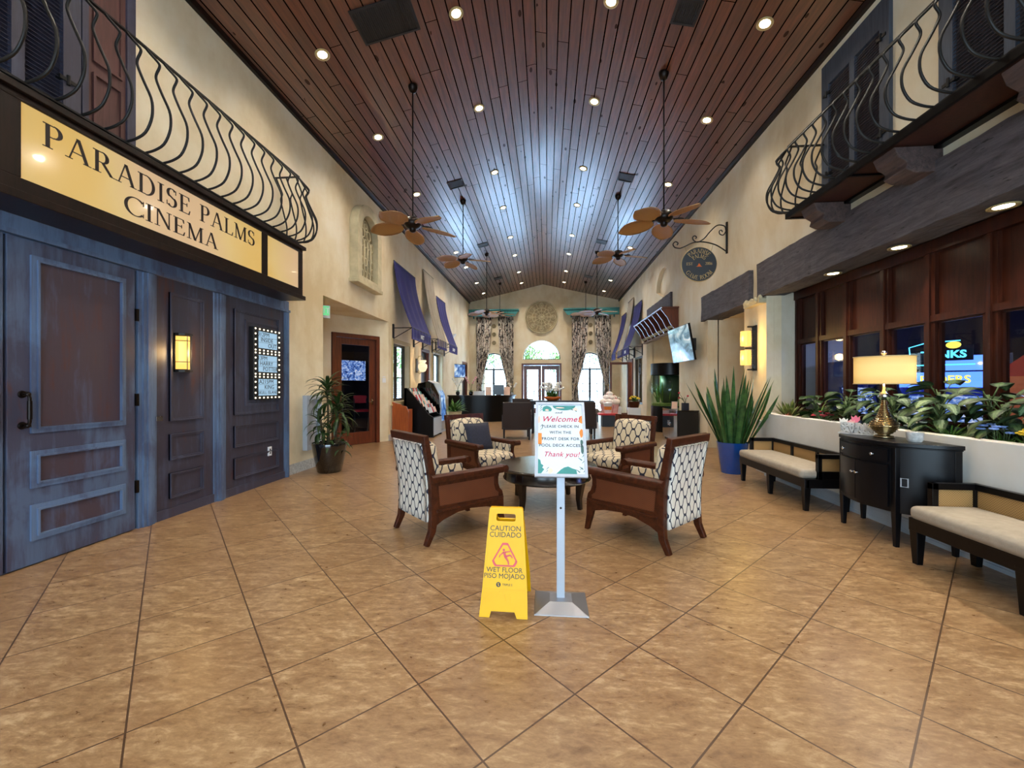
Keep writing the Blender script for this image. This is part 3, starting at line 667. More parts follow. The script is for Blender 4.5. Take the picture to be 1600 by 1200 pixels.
# exit sign and plates in the recess
t = thing('exit_sign', 'green lit exit sign hanging at the mouth of the left recess', 'sign', (-4.28, 7.42, 2.83), 0, rot=(PI/2, 0, math.radians(35)))
b = MB(); b.box(-.15, .15, -.12, .12, -.03, .03); b.build('housing', 'white', t)
b = MB(); b.box(-.135, .135, -.07, .105, .031, .034); b.build('panel', 'exit_green', t)
b = MB(); b.mesh(text('EXIT', .15, .001), Matrix.Translation((0, .015, .036))); b.build('lettering', 'white', t)
b = MB(); b.box(-.03, .03, .12, .225, -.02, .02); b.build('bracket', 'white', t)
b = MB(); b.X = DM; b.box(.08, .18, 1.5, 1.62, 0.0, .008); b.box(.09, .17, 1.64, 1.66, 0, .006)
tag(b.build('room_sign', 'white'), 'small white plate on the wall right of the glass door', 'sign')

# ---- cinema front
b = MB(); b.box(XL-.005, XL+.015, YB+.1, 6.03, 0, 2.72); struct(b.build('trim_3', 'blue_trim'), 'distressed blue wood wall panelling under the cinema sign')
DX = XL+.015
def frame_panel(mb, y0, y1, z0, z1, w=.03, h=.022):
    for k, (ww, hh) in enumerate(((w, h), (w*.45, h*1.5))):
        mb.mesh(shape2d([rect(y0-ww, y1+ww, z0-ww, z1+ww), rect(y0, y1, z0, z1)] if k == 0 else [rect(y0-w, y1+w, z0-w, z1+w), rect(y0-w+ww, y1+w-ww, z0-w+ww, z1+w-ww)], hh/2), FX(DX+hh/2))
def facade_door(y0, y1, hinge_right, name, label, ph):
    f = MB(); f.box(DX, DX+.03, y0, y1, .01, 2.54)
    o = f.build(name, 'blue_paint', bevel=.003); struct(o, label)
    p = MB(); q = MB(); ins = .17
    ya, yb = y0+ins, y1-.13
    for z0, z1 in ((1.07, 2.39), (.64, .86), (.23, .44)):
        for k, (a, w, h) in enumerate(((0, .035, .016), (.012, .014, .030))):
            p.mesh(shape2d([rect(ya-w+a, yb+w-a, z0-w+a, z1+w-a), rect(ya+a*.2, yb-a*.2, z0+a*.2, z1-a*.2) if k == 0 else rect(ya-w+a+w, yb+w-a-w, z0-w+a+w, z1+w-a-w)], h/2), FX(DX+.03+h/2))
        q.box(DX+.028, DX+.033, ya+.01, yb-.01, z0+.01, z1-.01)
    p.build('panel_moulding', 'blue_trim', o); q.build('door_panel', 'panel_red', o)
    hy = y0+.09 if hinge_right else y1-.09
    h = MB(); x = DX+.03
    h.tube([(x, hy, 1.10), (x+.055, hy, 1.10), (x+.065, hy, 1.13), (x+.065, hy, 1.31), (x+.055, hy, 1.34), (x, hy, 1.34)], .011, 10)
    for z in (1.10, 1.34): h.cyl((x, hy, z), (x+.012, hy, z), .03, .024, 16); h.ball((x+.05, hy, z), .018)
    h.cyl((x+.065, hy, 1.15), (x+.065, hy, 1.29), .015); h.build('handle', 'dark_metal', o, 40)
    for z in (.42, 1.27, 2.1):
        g = MB(); g.box(DX+.01, DX+.045, y1+.005 if hinge_right else y0-.03, y1+.03 if hinge_right else y0-.005, z-.06, z+.06); g.build('hinge', 'dark_metal', o)
    return o
facade_door(2.70, 3.645, True, 'door_2', 'tall distressed blue door with a dark pull handle', 0)
facade_door(1.72, 2.68, False, 'door_3', 'left leaf of the distressed blue cinema doors', 1)
tr = MB()
def pilaster(mb, y0, y1, z1=2.54):
    w = y1-y0; mb.box(DX, DX+.03, y0, y1, 0, z1); mb.box(DX+.03, DX+.05, y0+w*.2, y1-w*.2, 0, z1); mb.box(DX+.05, DX+.06, y0+w*.38, y1-w*.38, 0, z1)
pilaster(tr, 3.68, 3.87); pilaster(tr, 4.6, 4.78); pilaster(tr, 5.93, 6.03); tr.box(DX, DX+.03, YB+.1, 6.03, 2.57, 2.72); tr.box(DX, DX+.05, YB+.1, 6.04, 2.55, 2.585)
pilaster(tr, 1.5, 1.69)
struct(tr.build('trim_4', 'blue_trim'))
b = MB(); b.box(DX, DX+.012, 3.87, 4.60, .0, 2.55); b.box(DX, DX+.012, 4.78, 5.93, 0, 2.55); b.box(DX, DX+.012, -3.3, 1.5, 0, 2.55); struct(b.build('trim_5', 'blue_section'))
b = MB()
for (ya, yb) in ((4.05, 4.42), (4.95, 5.76), (-.6, 1.2)):
    for z0, z1 in ((1.06, 2.38), (.64, .86), (.23, .44)):
        b.mesh(shape2d([rect(ya-.03, yb+.03, z0-.03, z1+.03), rect(ya, yb, z0, z1)], .014), FX(DX+.014)); b.mesh(shape2d([rect(ya-.03, yb+.03, z0-.03, z1+.03), rect(ya-.018, yb+.018, z0-.018, z1+.018)], .02), FX(DX+.02))
b.box(DX, DX+.03, 3.87, 4.6, 0, .10); b.box(DX, DX+.03, 4.78, 5.93, 0, .10)
b.mesh(shape2d([rect(5.12, 5.80, 1.14, 2.30), rect(5.15, 5.77, 1.17, 2.27)], .014), FX(DX+.014))
struct(b.build('trim_6', 'blue_plain'))
# outlet plates and latch
for nm, y, z, hh, lab in (('power_outlet', 5.60, .46, .13, 'white power outlet low on the blue panelling'), ('door_latch', 3.86, 1.07, .05, 'small chrome latch on the blue door post')):
    b = MB(); b.box(DX+.012, DX+.03, y-.035, y+.035, z-hh/2, z+hh/2)
    o = tag(b.build(nm, 'white' if nm == 'power_outlet' else 'chrome', bevel=.003), lab, 'outlet' if nm == 'power_outlet' else 'latch')
    if nm == 'power_outlet':
        for dz in (-.025, .025):
            q = MB(); q.cyl((DX+.03, y, z+dz), (DX+.032, y, z+dz), .014); q.build('socket', 'text_grey', o)
    else: o.location.x = .045
# amber wall lantern on the cinema front
t = thing('wall_sconce', 'amber glass wall sconce in black frame between the blue panels', 'wall lamp', (DX+.014, 4.16, 1.77))
b = MB(); b.box(0, .015, -.085, .085, -.21, .21); b.build('backplate', 'iron', t)
b = MB(); b.surf(lambda u, v: (.015+.085*math.sin(PI*u), -.075+.15*u, -.18+.36*v), 10, 4, .004); b.build('glass_shade', 'glass_amber', t, True)
b = MB()
for z in (-.2, .2): b.prism([(.0, -.085), (.06, -.085), (.10, -.05), (.11, 0), (.10, .05), (.06, .085), (0, .085)], 'z', z-.012, z+.012)
for z in (-.1, .13): b.tube([(.015+.09*math.sin(PI*u/10), -.078+.156*u/10, z) for u in range(11)], .004, 6)
for y in (-.025, .025): b.tube([(.105, y, -.19), (.105, y, .19)], .004, 6)
b.build('frame', 'iron', t)
l = bpy.data.lights.new('sconce_bulb', 'POINT'); l.energy = 9; l.color = (1, .62, .25); l.shadow_soft_size = .05
lo = bpy.data.objects.new('sconce_bulb', l); COL.objects.link(lo); lo.parent = t; lo.location = (.17, 0, 0)
b = MB(); b.ball((.055, 0, .01), (.022, .03, .04)); b.build('bulb', 'lamp_hot', t, True)
# film time light box
t = thing('film_times_board', 'black light box with film titles and rows of small bulbs', 'sign', (DX+.03, 5.475, 1.72))
b = MB(); b.box(-.02, .05, -.275, .275, -.5, .5); b.build('casing', 'black', t, bevel=.004)
zc = (.33, 0., -.33)
lines = [('012PM', 'INSIDE', 'OUT'), ('13PM', 'HARRY', 'POTTER'), ('LA215PM', 'KING', 'SKULL ISLAND')]
for k, z in enumerate(zc):
    b = MB(); b.box(.05, .054, -.185, .195, z-.115, z+.115); pn = b.build('light_panel', 'lightbox', t)
    b = MB()
    for j, (s_, off) in enumerate(zip(lines[k], ((-.09, -.02, .09), (-.11, -.03, .05), (-.05, .03, .005))[k])):
        b.mesh(text(s_, .082 if len(s_) < 10 else .062, .0008, space=1.05), FX(.0555, off, z+.075-.075*j))
    for dz in (.038, -.038): b.box(.054, .0555, -.185, .195, z+dz-.0015, z+dz+.0015)
    b.build('lettering', 'text_dark', pn)
b = MB(); b.ball((0, 0, 0), (.009, .014, .012), 8, 6); b0 = b.build('bulb', 'bulb', t, True); spots_ = []
for z in (.475, .185, .145, -.145, -.185, -.475):
    for i in range(7): spots_.append((-.245+.49*i/6, z))
for z in (.405, .33, .255, .075, 0., -.075, -.255, -.33, -.405):
    for y in (-.245, .245): spots_.append((y, z))
for k, (y, z) in enumerate(spots_):
    q = b0 if k == 0 else b0.copy()
    if k: COL.objects.link(q)
    q.parent = t; q.location = (.053, y, z)

# marquee box
SX = -3.66
t = thing('cinema_marquee', 'dark brown marquee box with backlit cinema sign on the left wall', 'sign', (0, 0, 0))
b = MB(); b.box(XL, SX-.03, YB+.05, 5.80, 2.72, 3.44); b.build('box_body', 'dark_brown', t)
b = MB()
for z0, z1, w in ((2.70, 2.76, .03), (2.76, 2.86, 0), (3.40, 3.45, .0), (3.45, 3.50, .035)): b.box(XL, SX+w, YB+.05, 5.84+w, z0, z1)
for y0, y1 in ((2.40, 2.545), (4.97, 5.07), (5.75, 5.84), (-1.0, -.9)): b.box(SX-.03, SX, y0, y1, 2.86, 3.40)
b.build('frame', 'dark_brown', t, bevel=.004)
for (y0, y1, s_) in ((-.9, 2.40, 0), (2.545, 4.97, 1), (5.07, 5.75, 0)):
    b = MB(); b.box(SX-.03, SX-.015, y0, y1, 2.86, 3.40); p = b.build('sign_panel', 'backlit', t)
    if s_:
        b = MB(); serif(b, 'PARADISE PALMS', .175, FX(SX-.013, 3.765, 3.255), 2.19, track=.06); serif(b, 'CINEMA', .16, FX(SX-.013, 3.765, 3.01), 1.02, track=.05)
        b.build('lettering', 'text_dark', p)

# ---------------------------------------------------------------- balconies
PROF = [(0, .99), (.04, .94), (.13, .84), (.135, .80), (.105, .74), (.11, .68), (.17, .54), (.235, .40), (.25, .30), (.235, .20), (.18, .10), (.09, .05), (0, .03)]
def smooth_path(pts, k=3):
    out = []; n = len(pts)
    for i in range(n-1):
        p0, p1, p2, p3 = (Vector(pts[max(i-1, 0)]), Vector(pts[i]), Vector(pts[i+1]), Vector(pts[min(i+2, n-1)]))
        for j in range(k):
            t_ = j/k; out.append(.5*((2*p1)+(-p0+p2)*t_+(2*p0-5*p1+4*p2-p3)*t_*t_+(-p0+3*p1-3*p2+p3)*t_**3))
    out.append(Vector(pts[-1])); return out
def railing(t, x, xw, zb, y0, y1, step, out, zs=1.):
    # out = +1 towards +X (left balcony) or -1
    first = None; n = int((y1-y0)/step)
    base = smooth_path([(a, 0, c) for a, c in PROF], 3)
    def bar(px, py, ang):
        d = Vector((math.cos(ang), math.sin(ang), 0)); m = MB(); m.tube([Vector((px, py, zb+p.z*zs))+d*p.x for p in base], .0108, 7); m.build('baluster', 'iron', t, True)
    for i in range(n+1): bar(x, y1-.06-i*step, 0 if out > 0 else PI)
    a0 = 0 if out > 0 else PI
    sg = 1 if out > 0 else -1
    for k in (.25, .5, .75): bar(x, y1, a0+sg*k*PI/2)
    for k in range(3): bar(x-out*(.04+.155*k*abs(xw-x)/.39), y1, PI/2)
    m = MB(); m.strip([(x, y0, zb+.995*zs), (x, y1, zb+.995*zs)], .03, .014, (1, 0, 0)); m.strip([(x, y1, zb+.995*zs), (xw, y1, zb+.995*zs)], .03, .014, (0, 1, 0)); m.build('top_rail', 'iron', t)
    m = MB(); m.strip([(x, y0, zb+.02), (x, y1, zb+.02)], .03, .016, (1, 0, 0)); m.strip([(x, y1, zb+.02), (xw, y1, zb+.02)], .03, .016, (0, 1, 0)); m.build('bottom_rail', 'iron', t)
t = thing('balcony_railing', 'black iron balcony railing with bellied bars above the cinema sign', 'railing', (0, 0, 0))
railing(t, SX, XL, 3.51, .2, 5.74, .173, 1)
t = thing('balcony', 'brown balcony platform with bellied black iron railing on the right wall', 'balcony', (0, 0, 0))
b = MB(); b.box(3.2, XR, -.3, 5.72, 3.65, 3.69); b.build('platform', 'platform_wood', t)
b = MB(); b.box(3.18, 3.215, -.3, 5.74, 3.635, 3.70); b.box(3.2, XR, 5.70, 5.74, 3.635, 3.70); b.box(3.60, XR, -.3, 5.7, 3.62, 3.65)
for y in (1.4, 2.9, 4.6): b.box(3.2, XR, y, y+.03, 3.63, 3.655)
b.build('edge_trim', 'black_wood', t)
railing(t, 3.2, XR, 3.69, -.2, 5.70, .165, -1, .90)
for y in (5.38, 4.23, 3.08, 1.93):
    m = MB()
    def cf(yy, jit): return None
    pts = [(XR-.01, 3.40), (3.42, 3.40), (3.34, 3.44), (3.36, 3.50), (3.28, 3.55), (3.24, 3.645), (3.59, 3.645), (3.59, 3.615), (XR-.01, 3.615)]
    m.prism(pts, 'y', y-.13, y+.13)
    tag(m.build('corbel', 'corbel_wood', bevel=.012), {5.38: 'weathered grey-brown corbel under the far end of the right balcony', 4.23: 'weathered corbel under the middle of the right balcony', 3.08: 'weathered corbel under the balcony at the top right edge', 1.93: 'weathered corbel under the near end of the right balcony'}[y], 'corbel')
# shutters
def shutter(x, y0, y1, z0, z1, sgn, label, mats=('grey_shutter', 'grey_brown'), name='window_shutter'):
    t = thing(name, label, 'shutter', (0, 0, 0))
    F = FX if sgn > 0 else FXm; s_ = lambda a: a if sgn > 0 else -a
    m = MB(); lo_, hi = sorted((s_(y0), s_(y1))); mid = (lo_+hi)/2
    m.mesh(shape2d([rect(lo_, hi, z0, z1), rect(lo_+.13, mid-.04, z0+.1, z1-.3), rect(mid+.04, hi-.13, z0+.1, z1-.3)], .02), F(x+sgn*.02)); m.build('frame', mats[0], t)
    m = MB(); m.box(min(x, x+sgn*.006), max(x, x+sgn*.006), y0+.05, y1-.05, z0+.05, z1-.2); z = z0+.12
    while z < z1-.32:
        m.obox((x+sgn*.022, (y0+y1)/2, z), (.028, abs(y1-y0)-.24, .006), (0, sgn*.6, 0)); z += .033
    m.build('louvers', mats[1], t)
    for zz in (z0+.45, z0+1.5):
        for yy in (y0+.1, y1-.1):
            if zz < z1: m = MB(); m.box(min(x, x+sgn*.05), max(x, x+sgn*.05), yy-.06, yy+.06, zz-.015, zz+.015); m.cyl((x+sgn*.05, yy, zz-.04), (x+sgn*.05, yy, zz+.04), .012); m.build('hinge', 'iron', t)
    return t
shutter(XR, 4.67, 5.74, 3.71, 5.62, -1, 'blue-grey louvred shutter, the far one above the right balcony')
shutter(XR, 2.95, 4.12, 3.71, 5.70, -1, 'blue-grey louvred shutter at the top right corner of the photo')
shutter(XL, 2.35, 3.19, 3.52, 5.72, 1, 'grey-blue shutter behind the left balcony at the picture edge', ('blue_plain', 'blue_plain'))
t = thing('balcony_door', 'faded red panel door in a grey-blue frame behind the left balcony', 'door', (0, 0, 0))
b = MB(); b.mesh(shape2d([rect(3.2, 3.66, 3.51, 5.72), rect(3.25, 3.58, 3.56, 5.62)], .02), FX(XL+.02)); b.build('frame', 'blue_plain', t)
b = MB(); b.box(XL, XL+.02, 3.25, 3.58, 3.56, 5.62); b.build('leaf', 'red_shutter', t)
b = MB()
for z0, z1 in ((3.65, 4.2), (4.3, 5.5)): b.mesh(shape2d([rect(3.29, 3.54, z0, z1), rect(3.31, 3.52, z0+.02, z1-.02)], .01), FX(XL+.03))
b.build('moulding', 'red_shutter', t)

# ---------------------------------------------------------------- right side: beams, alcoves
def beam(y0, y1, z0, z1, xf, xb, label):
    m = MB(); rnd = random.Random(int(y0*10))
    ny = max(6, int((y1-y0)/.12)); prof = [(xf, z0), (xf, (z0+z1)/2), (xf, z1), (xb, z1), (xb, z0)]
    vs = []; fs = []; k = len(prof)
    for i in range(ny+1):
        y = y0+(y1-y0)*i/ny
        for j, (x, z) in enumerate(prof): vs.append((x+rnd.uniform(-.006, .006)*(j < 3), y+(rnd.uniform(-.015, .015) if i in (0, ny) else 0), z+rnd.uniform(-.007, .007)))
    for i in range(ny):
        for j in range(k): fs.append((i*k+j, i*k+(j+1) % k, (i+1)*k+(j+1) % k, (i+1)*k+j))
    fs += [tuple(reversed(range(k))), tuple(range(ny*k, (ny+1)*k))]
    m.add(vs, fs); return tag(m.build('timber_lintel', 'beam'), label, 'beam')
beam(-1.9, 7.34, 2.93, 3.50, 3.60, 3.98, 'long weathered grey timber lintel over the dark wood windows')
beam(7.60, 9.87, 2.92, 3.48, 3.60, 4.0, 'shorter weathered grey timber lintel over the brown doorway')
beam(12.3, 15.15, 3.66, 4.18, 3.62, 3.75, 'grey timber lintel above the brown timber canopy')
# window alcove
WP = 4.2
b = MB(); b.box(XR+.24, WP+.12, 7.2, 7.3, 0, 3.0); b.box(3.7, 4.9, 7.19, 7.25, 0, 3.0); struct(b.build('wall_alcove', 'cream_pale'))
b = MB(); b.box(3.93, 4.6, -2.2, 7.3, 2.975, 3.05); struct(b.build('trim_7', 'dark_brown'))
posts = [7.15, 6.62, 6.03, 5.40, 4.80, 4.19, 3.55, 2.9, 2.2, 1.5, .8, .1, -.6, -1.3, -2.0]
b = MB()
for i in range(len(posts)-1):
    y1, y0 = posts[i], posts[i+1]; hw = .055
    b.box(WP-.01, WP+.03, y0+hw, y1-hw, 2.10+.05, 2.86)
struct(b.build('trim_8', 'panel_wood'), 'dark stained wood panels above the game room windows')
b = MB()
for y in posts: b.box(WP-.05, WP+.05, y-.065, y+.065, .9, 2.97); b.box(WP-.07, WP-.05, y-.02, y+.02, .9, 2.97)
b.box(WP-.06, WP+.05, -2.05, 7.2, 2.10, 2.17); b.box(WP-.08, WP+.05, -2.05, 7.2, 2.84, 2.97); b.box(WP-.06, WP+.08, -2.05, 7.2, .88, 1.02)
struct(b.build('trim_9', 'panel_wood'))
for i in range(len(posts)-1):
    b = MB(); b.box(WP+.0, WP+.008, posts[i+1]+.065, posts[i]-.065, 1.02, 2.10); w = struct(b.build('window_%d' % (i+1), 'dark_glass'))
    if i < 7:
        b = MB(); y0, y1 = -(posts[i]-.065), -(posts[i+1]+.065)
        b.mesh(shape2d([rect(y0, y1, 1.02, 2.10), rect(y0+.018, y1-.018, 1.038, 2.082)], .015), FXm(WP-.01)); b.build('window_frame', 'panel_wood', w)
# planter box
b = MB(); b.prism([(3.44, -2.0), (3.44, 6.72), (3.68, 7.17), (3.80, 7.17), (3.60, 6.65), (3.58, -2.0)], 'z', 0, .97); b.box(3.5, 4.15, -2, 7.15, 0, .84)
struct(b.build('trim_10', 'planter_white'), 'low off-white planter wall below the windows')
b = MB(); b.box(3.418, 3.44, -2, 6.72, 0, .14); b.box(3.41, 3.44, -2, 6.72, 0, .035); b.box(3.41, 3.44, -2, 6.72, .10, .115); struct(b.build('baseboard_planter', 'baseboard'))
b = MB(); b.surf(lambda u, v: (3.59+.56*u, -1.98+9.1*v, .88+.03*math.sin(v*60+u*9)*math.sin(u*7+v*23)), 8, 120); o = b.build('planter_soil', 'soil', None, True)
o['kind'] = 'stuff'; tag(o, 'dark brown potting soil filling the long planter', 'soil')
# doorway recess
b = MB(); b.box(3.9, 4.78, 9.68, 9.76, 0, 3.0); b.box(3.9, 4.78, 7.86, 7.95, 0, 3.0); b.box(4.7, 4.78, 7.9, 9.7, 0, 3.0); b.box(3.9, 4.78, 7.9, 9.7, 2.97, 3.03); struct(b.build('wall_doorway', 'cream'))
# dark wood doorway inside, on the back of the recess
t = thing('recess_door', 'dark brown wooden door deep in the right doorway recess', 'door', (4.69, 8.75, 0))
b = MB(); b.mesh(shape2d([[(-.60, 0), (-.60, 2.5), (.60, 2.5), (.60, 0), (.50, 0), (.50, 2.4), (-.50, 2.4), (-.50, 0)]], .04), FXm(-.03)); b.build('frame', 'door_wood', t)
b = MB(); b.box(-.035, -.01, -.5, .5, 0.01, 2.4); lf = b.build('leaf', 'panel_wood', t)
b = MB(); b.ball((-.07, -.42, 1.0), .03); b.cyl((-.035, -.42, 1.0), (-.07, -.42, 1.0), .012); b.build('knob', 'brass', t, True)
# alcove for aquarium
b = MB(); b.box(3.9, 5.6, 15.4, 15.5, 0, 3.35); b.box(3.9, 5.6, 11.6, 11.7, 0, 3.35); b.box(5.5, 5.6, 11.6, 15.5, 0, 3.35); b.box(3.9, 5.6, 11.6, 15.5, 3.28, 3.36); struct(b.build('wall_aquarium', 'cream'))
# storefront window/door on the right
b = MB(); b.box(3.9, 6.2, 15.55, 15.62, 0, 3.0); b.box(3.9, 6.2, 20.6, 20.7, 0, 3.0); b.box(6.1, 6.2, 15.6, 20.7, 0, 3.0); b.box(3.9, 6.2, 15.6, 20.7, 2.8, 2.9); struct(b.build('wall_cafe', 'cream_pale'))
b = MB(); b.mesh(shape2d([[(-y, z) for y, z in rect(16.05, 17.4, .7, 2.6)], [(-y, z) for y, z in rect(16.12, 16.66, .78, 2.52)], [(-y, z) for y, z in rect(16.76, 17.33, .78, 2.52)]], .05), FXm(XR+.06))
w = struct(b.build('window_21', 'window_frame'), 'shop window with a round grey emblem on the right wall')
b = MB(); b.box(XR+.07, XR+.075, 16.1, 17.35, .75, 2.55); b.build('window_pane', 'glass', w)
b = MB(); b.mesh(shape2d([circ(0, 0, .23, 32), circ(0, 0, .19, 32)], .002), FXm(XR+.005, 16.55, 2.1)); b.mesh(shape2d([circ(0, -.02, .10, 16), ], .002), FXm(XR+.005, 16.55, 2.1))
for a in range(-2, 3): b.mesh(shape2d([[(a*.05-.012, .05), (a*.05+.012, .05), (a*.06, .15)]], .002), FXm(XR+.005, 16.55, 2.1))
for s_ in (-1, 1): b.mesh(shape2d([[(s_*.11, -.12), (s_*.16, -.05), (s_*.13, .08), (s_*.10, -.02)]], .002), FXm(XR+.005, 16.55, 2.1))
b.build('window_emblem', 'text_grey', w)
t = thing('glazed_door', 'open brown wooden glass door leaf by the right shop window', 'door', (3.60, 18.1, 0))
b = MB(); b.mesh(shape2d([rect(-.86, 0, .01, 2.46), rect(-.76, -.1, .25, 2.36)], .025), FY(0)); b.build('leaf_frame', 'door_wood', t)
b = MB(); b.box(-.78, -.08, -.004, .004, .24, 2.38); b.build('door_glass', 'glass', t)
b = MB(); b.tube([(-.81, -.03, .9), (-.81, -.07, .92), (-.81, -.07, 1.28), (-.81, -.03, 1.3)], .01); b.build('handle', 'brass', t, True)
b = MB(); b.mesh(shape2d([[(-18.95, 0), (-18.95, 2.6), (-17.75, 2.6), (-17.75, 0), (-17.86, 0), (-17.86, 2.49), (-18.84, 2.49), (-18.84, 0)]], .1), FXm(XR+.06)); struct(b.build('door_4', 'door_wood'))
# left: windows and doorways
for nm, y0, y1, z0, z1 in (('window_22', 10.42, 11.72, 1.0, 2.58), ('window_23', 14.2, 15.5, .35, 2.62)):
    b = MB(); L = [rect(y0, y1, z0, z1), rect(y0+.07, (y0+y1)/2-.02, z0+.07, z1-.07), rect((y0+y1)/2+.02, y1-.07, z0+.07, z1-.07)]
    b.mesh(shape2d(L, .04), FX(XL-.17)); w = struct(b.build(nm, 'window_frame'), 'window in the left wall beside the awnings' if nm == 'window_22' else 'narrow dark framed window under the cream awning')
    b = MB(); b.box(XL-.175, XL-.17, y0+.05, y1-.05, z0+.05, z1-.05); b.build('window_pane', 'glass', w)
    b = MB(); b.mesh(shape2d([rect(y0-.07, y1+.07, z0-.09, z1+.09), rect(y0, y1, z0, z1)], .015), FX(XL+.015)); b.box(XL, XL+.05, y0-.1, y1+.1, z0-.1, z0-.06); b.build('window_casing', 'reveal', w)
t = thing('louvered_blind', 'dark slatted shutter across the lower half of the left window', 'blind', (XL-.23, 0, 0))
b = MB()
for z in [1.06+.055*i for i in range(11)]: b.obox((0, 11.07, z), (.03, 1.2, .006), (0, .5, 0))
for z in [1.66+.05*i for i in range(11)]: b.obox((0, 10.68, z), (.03, .42, .006), (0, .5, 0))
b.build('slats', 'iron', t)
b = MB(); b.box(-.02, .02, 10.49, 10.51, 1.0, 2.2); b.box(-.02, .02, 10.87, 10.9, 1.0, 2.2); b.box(-.02, .02, 10.49, 11.66, 1.63, 1.67); b.build('frame', 'window_frame', t)
for nm, y0, y1, zt, lab in (('door_5', 12.85, 13.85, 2.65, 'dark brown doorway behind the shell lantern'), ('door_6', 19.28, 20.6, 2.62, 'dark brown door at the far end of the left wall')):
    b = MB(); b.mesh(shape2d([[(y0, 0), (y0, zt), (y1, zt), (y1, 0), (y1-.1, 0), (y1-.1, zt-.1), (y0+.1, zt-.1), (y0+.1, 0)]], .11), FX(XL-.11)); w = struct(b.build(nm, 'door_wood'), lab)
    b = MB(); b.box(XL-.14, XL-.1, y0+.1, y1-.1, .01, zt-.1); lf = b.build('door_leaf', 'dark_brown', w)
    b = MB(); b.tube([(XL-.1, y0+.2, 1.0), (XL-.04, y0+.2, 1.0), (XL-.04, y0+.3, 1.0)], .01); b.build('door_handle', 'brass', w, True)
# far wall: doors, arched windows
b = MB(); b.mesh(shape2d([[(-1.30, 0), (-1.30, 2.6), (.76, 2.6), (.76, 0), (.66, 0), (.66, 2.5), (-1.20, 2.5), (-1.20, 0)]], .12), FY(YF+.1)); w = struct(b.build('door_7', 'door_wood'), 'double glazed brown doors at the far end of the hall')
for k, x0 in enumerate((-1.19, -.26)):
    b = MB(); b.mesh(shape2d([rect(x0, x0+.91, .01, 2.49), rect(x0+.16, x0+.75, .3, 2.28)], .03), FY(YF+.1)); lf = b.build('door_leaf', 'door_wood', w, bevel=.005)
    b = MB(); b.box(x0+.14, x0+.77, YF+.095, YF+.1, .28, 2.3); b.build('door_glass', 'glass', lf)
    b = MB(); c = x0+.455
    for zz in (1.2, 1.75): b.tube([(c+.16*math.cos(a)*(1 if zz > 1.5 else .7), YF+.09, zz+.16*math.sin(a)) for a in [2*PI*i/20 for i in range(20)]], .008, 6, True)
    b.tube([(c, YF+.09, .3), (c, YF+.09, 2.28)], .008, 6); b.tube([(x0+.16, YF+.09, 1.95), (x0+.75, YF+.09, 1.95)], .008, 6); b.tube([(x0+.16, YF+.09, .9), (x0+.75, YF+.09, .9)], .008, 6)
    b.build('door_grille', 'iron', lf)
    b = MB(); hx = x0+.83 if k == 0 else x0+.08; b.tube([(hx, YF+.06, .95), (hx, YF+.02, .97), (hx, YF+.02, 1.25), (hx, YF+.06, 1.27)], .012); b.build('door_handle', 'brass', lf, True)
b = MB(); b.mesh(shape2d([arch(CXF, .98, 2.8, 2.8)[2:], arch(CXF, .94, 2.83, 2.83)[2:]], .04), FY(YF+.12))
for a in (PI*.25, PI*.5, PI*.75): b.tube([(CXF, YF+.12, 2.8), (CXF+.95*math.cos(a), YF+.12, 2.8+.95*math.sin(a))], .012, 6)
b.tube([(CXF+.48*math.cos(a), YF+.12, 2.8+.48*math.sin(a)) for a in [PI*i/16 for i in range(17)]], .012, 6)
w = struct(b.build('window_24', 'window_frame'), 'half round fanlight above the far double doors')
b = MB(); b.mesh(shape2d([arch(CXF, .96, 2.81, 2.81)[2:]], .002), FY(YF+.13)); b.build('window_pane', 'glass', w)
for i, cx in enumerate(WX):
    b = MB(); b.mesh(shape2d([arch(cx, .7, .12, 2.45), arch(cx, .65, .17, 2.45)], .04), FY(YF+.12))
    b.box(cx-.05, cx+.05, YF+.09, YF+.15, .12, 2.3); b.box(cx-.7, cx+.7, YF+.09, YF+.15, 2.26, 2.33)
    b.tube([(cx+.36*math.cos(a), YF+.12, 2.33+.36*math.sin(a)) for a in [PI*i_/14 for i_ in range(15)]], .016, 6)
    for a in (.27, .5, .73): b.tube([(cx, YF+.12, 2.33), (cx+.72*math.cos(PI*a), YF+.12, 2.33+.76*math.sin(PI*a))], .015, 6)
    for x in (-.36, .36): b.tube([(cx+x, YF+.12, .15), (cx+x, YF+.12, 2.28)], .014, 6)
    for z in (.85, 1.55): b.tube([(cx-.68, YF+.12, z), (cx+.68, YF+.12, z)], .014, 6)
    w = struct(b.build('window_%d' % (25+i), 'iron'), 'tall arched window at the %s of the far wall' % ('left' if i == 0 else 'right'))
    b = MB(); b.mesh(shape2d([arch(cx, .66, .15, 2.45)], .002), FY(YF+.14)); b.build('window_pane', 'glass', w)

# ---------------------------------------------------------------- ceiling fittings
LX = (-3.11, -1.22, .84, 2.76)
rowsA = [-1.9, .2, 1.6, 3.4, 5.42, 7.30, 9.52, 11.42, 13.7, 15.6, 17.9, 19.8]
LIN = (1.6, 3.4, -1.9)
rows_out = [-1.9, .2, 3.4, 5.42, 7.30, 9.55, 13.8, 15.55, 17.95, 19.95]
rows_in = [-1.9, .2, 3.4, 5.42, 7.30, 9.52, 11.42, 13.7, 15.6, 17.9, 19.8]
proto = None
def ordn(k): return ('nearest', 'second nearest', 'third nearest', 'fourth nearest', 'fifth nearest', 'sixth nearest', 'seventh nearest', 'eighth nearest')[k]
spotd = bpy.data.lights.new('downlight_beam', 'SPOT'); spotd.energy = SPOT_W; spotd.color = SPOT_C; spotd.spot_size = math.radians(125); spotd.spot_blend = .9; spotd.shadow_soft_size = .07
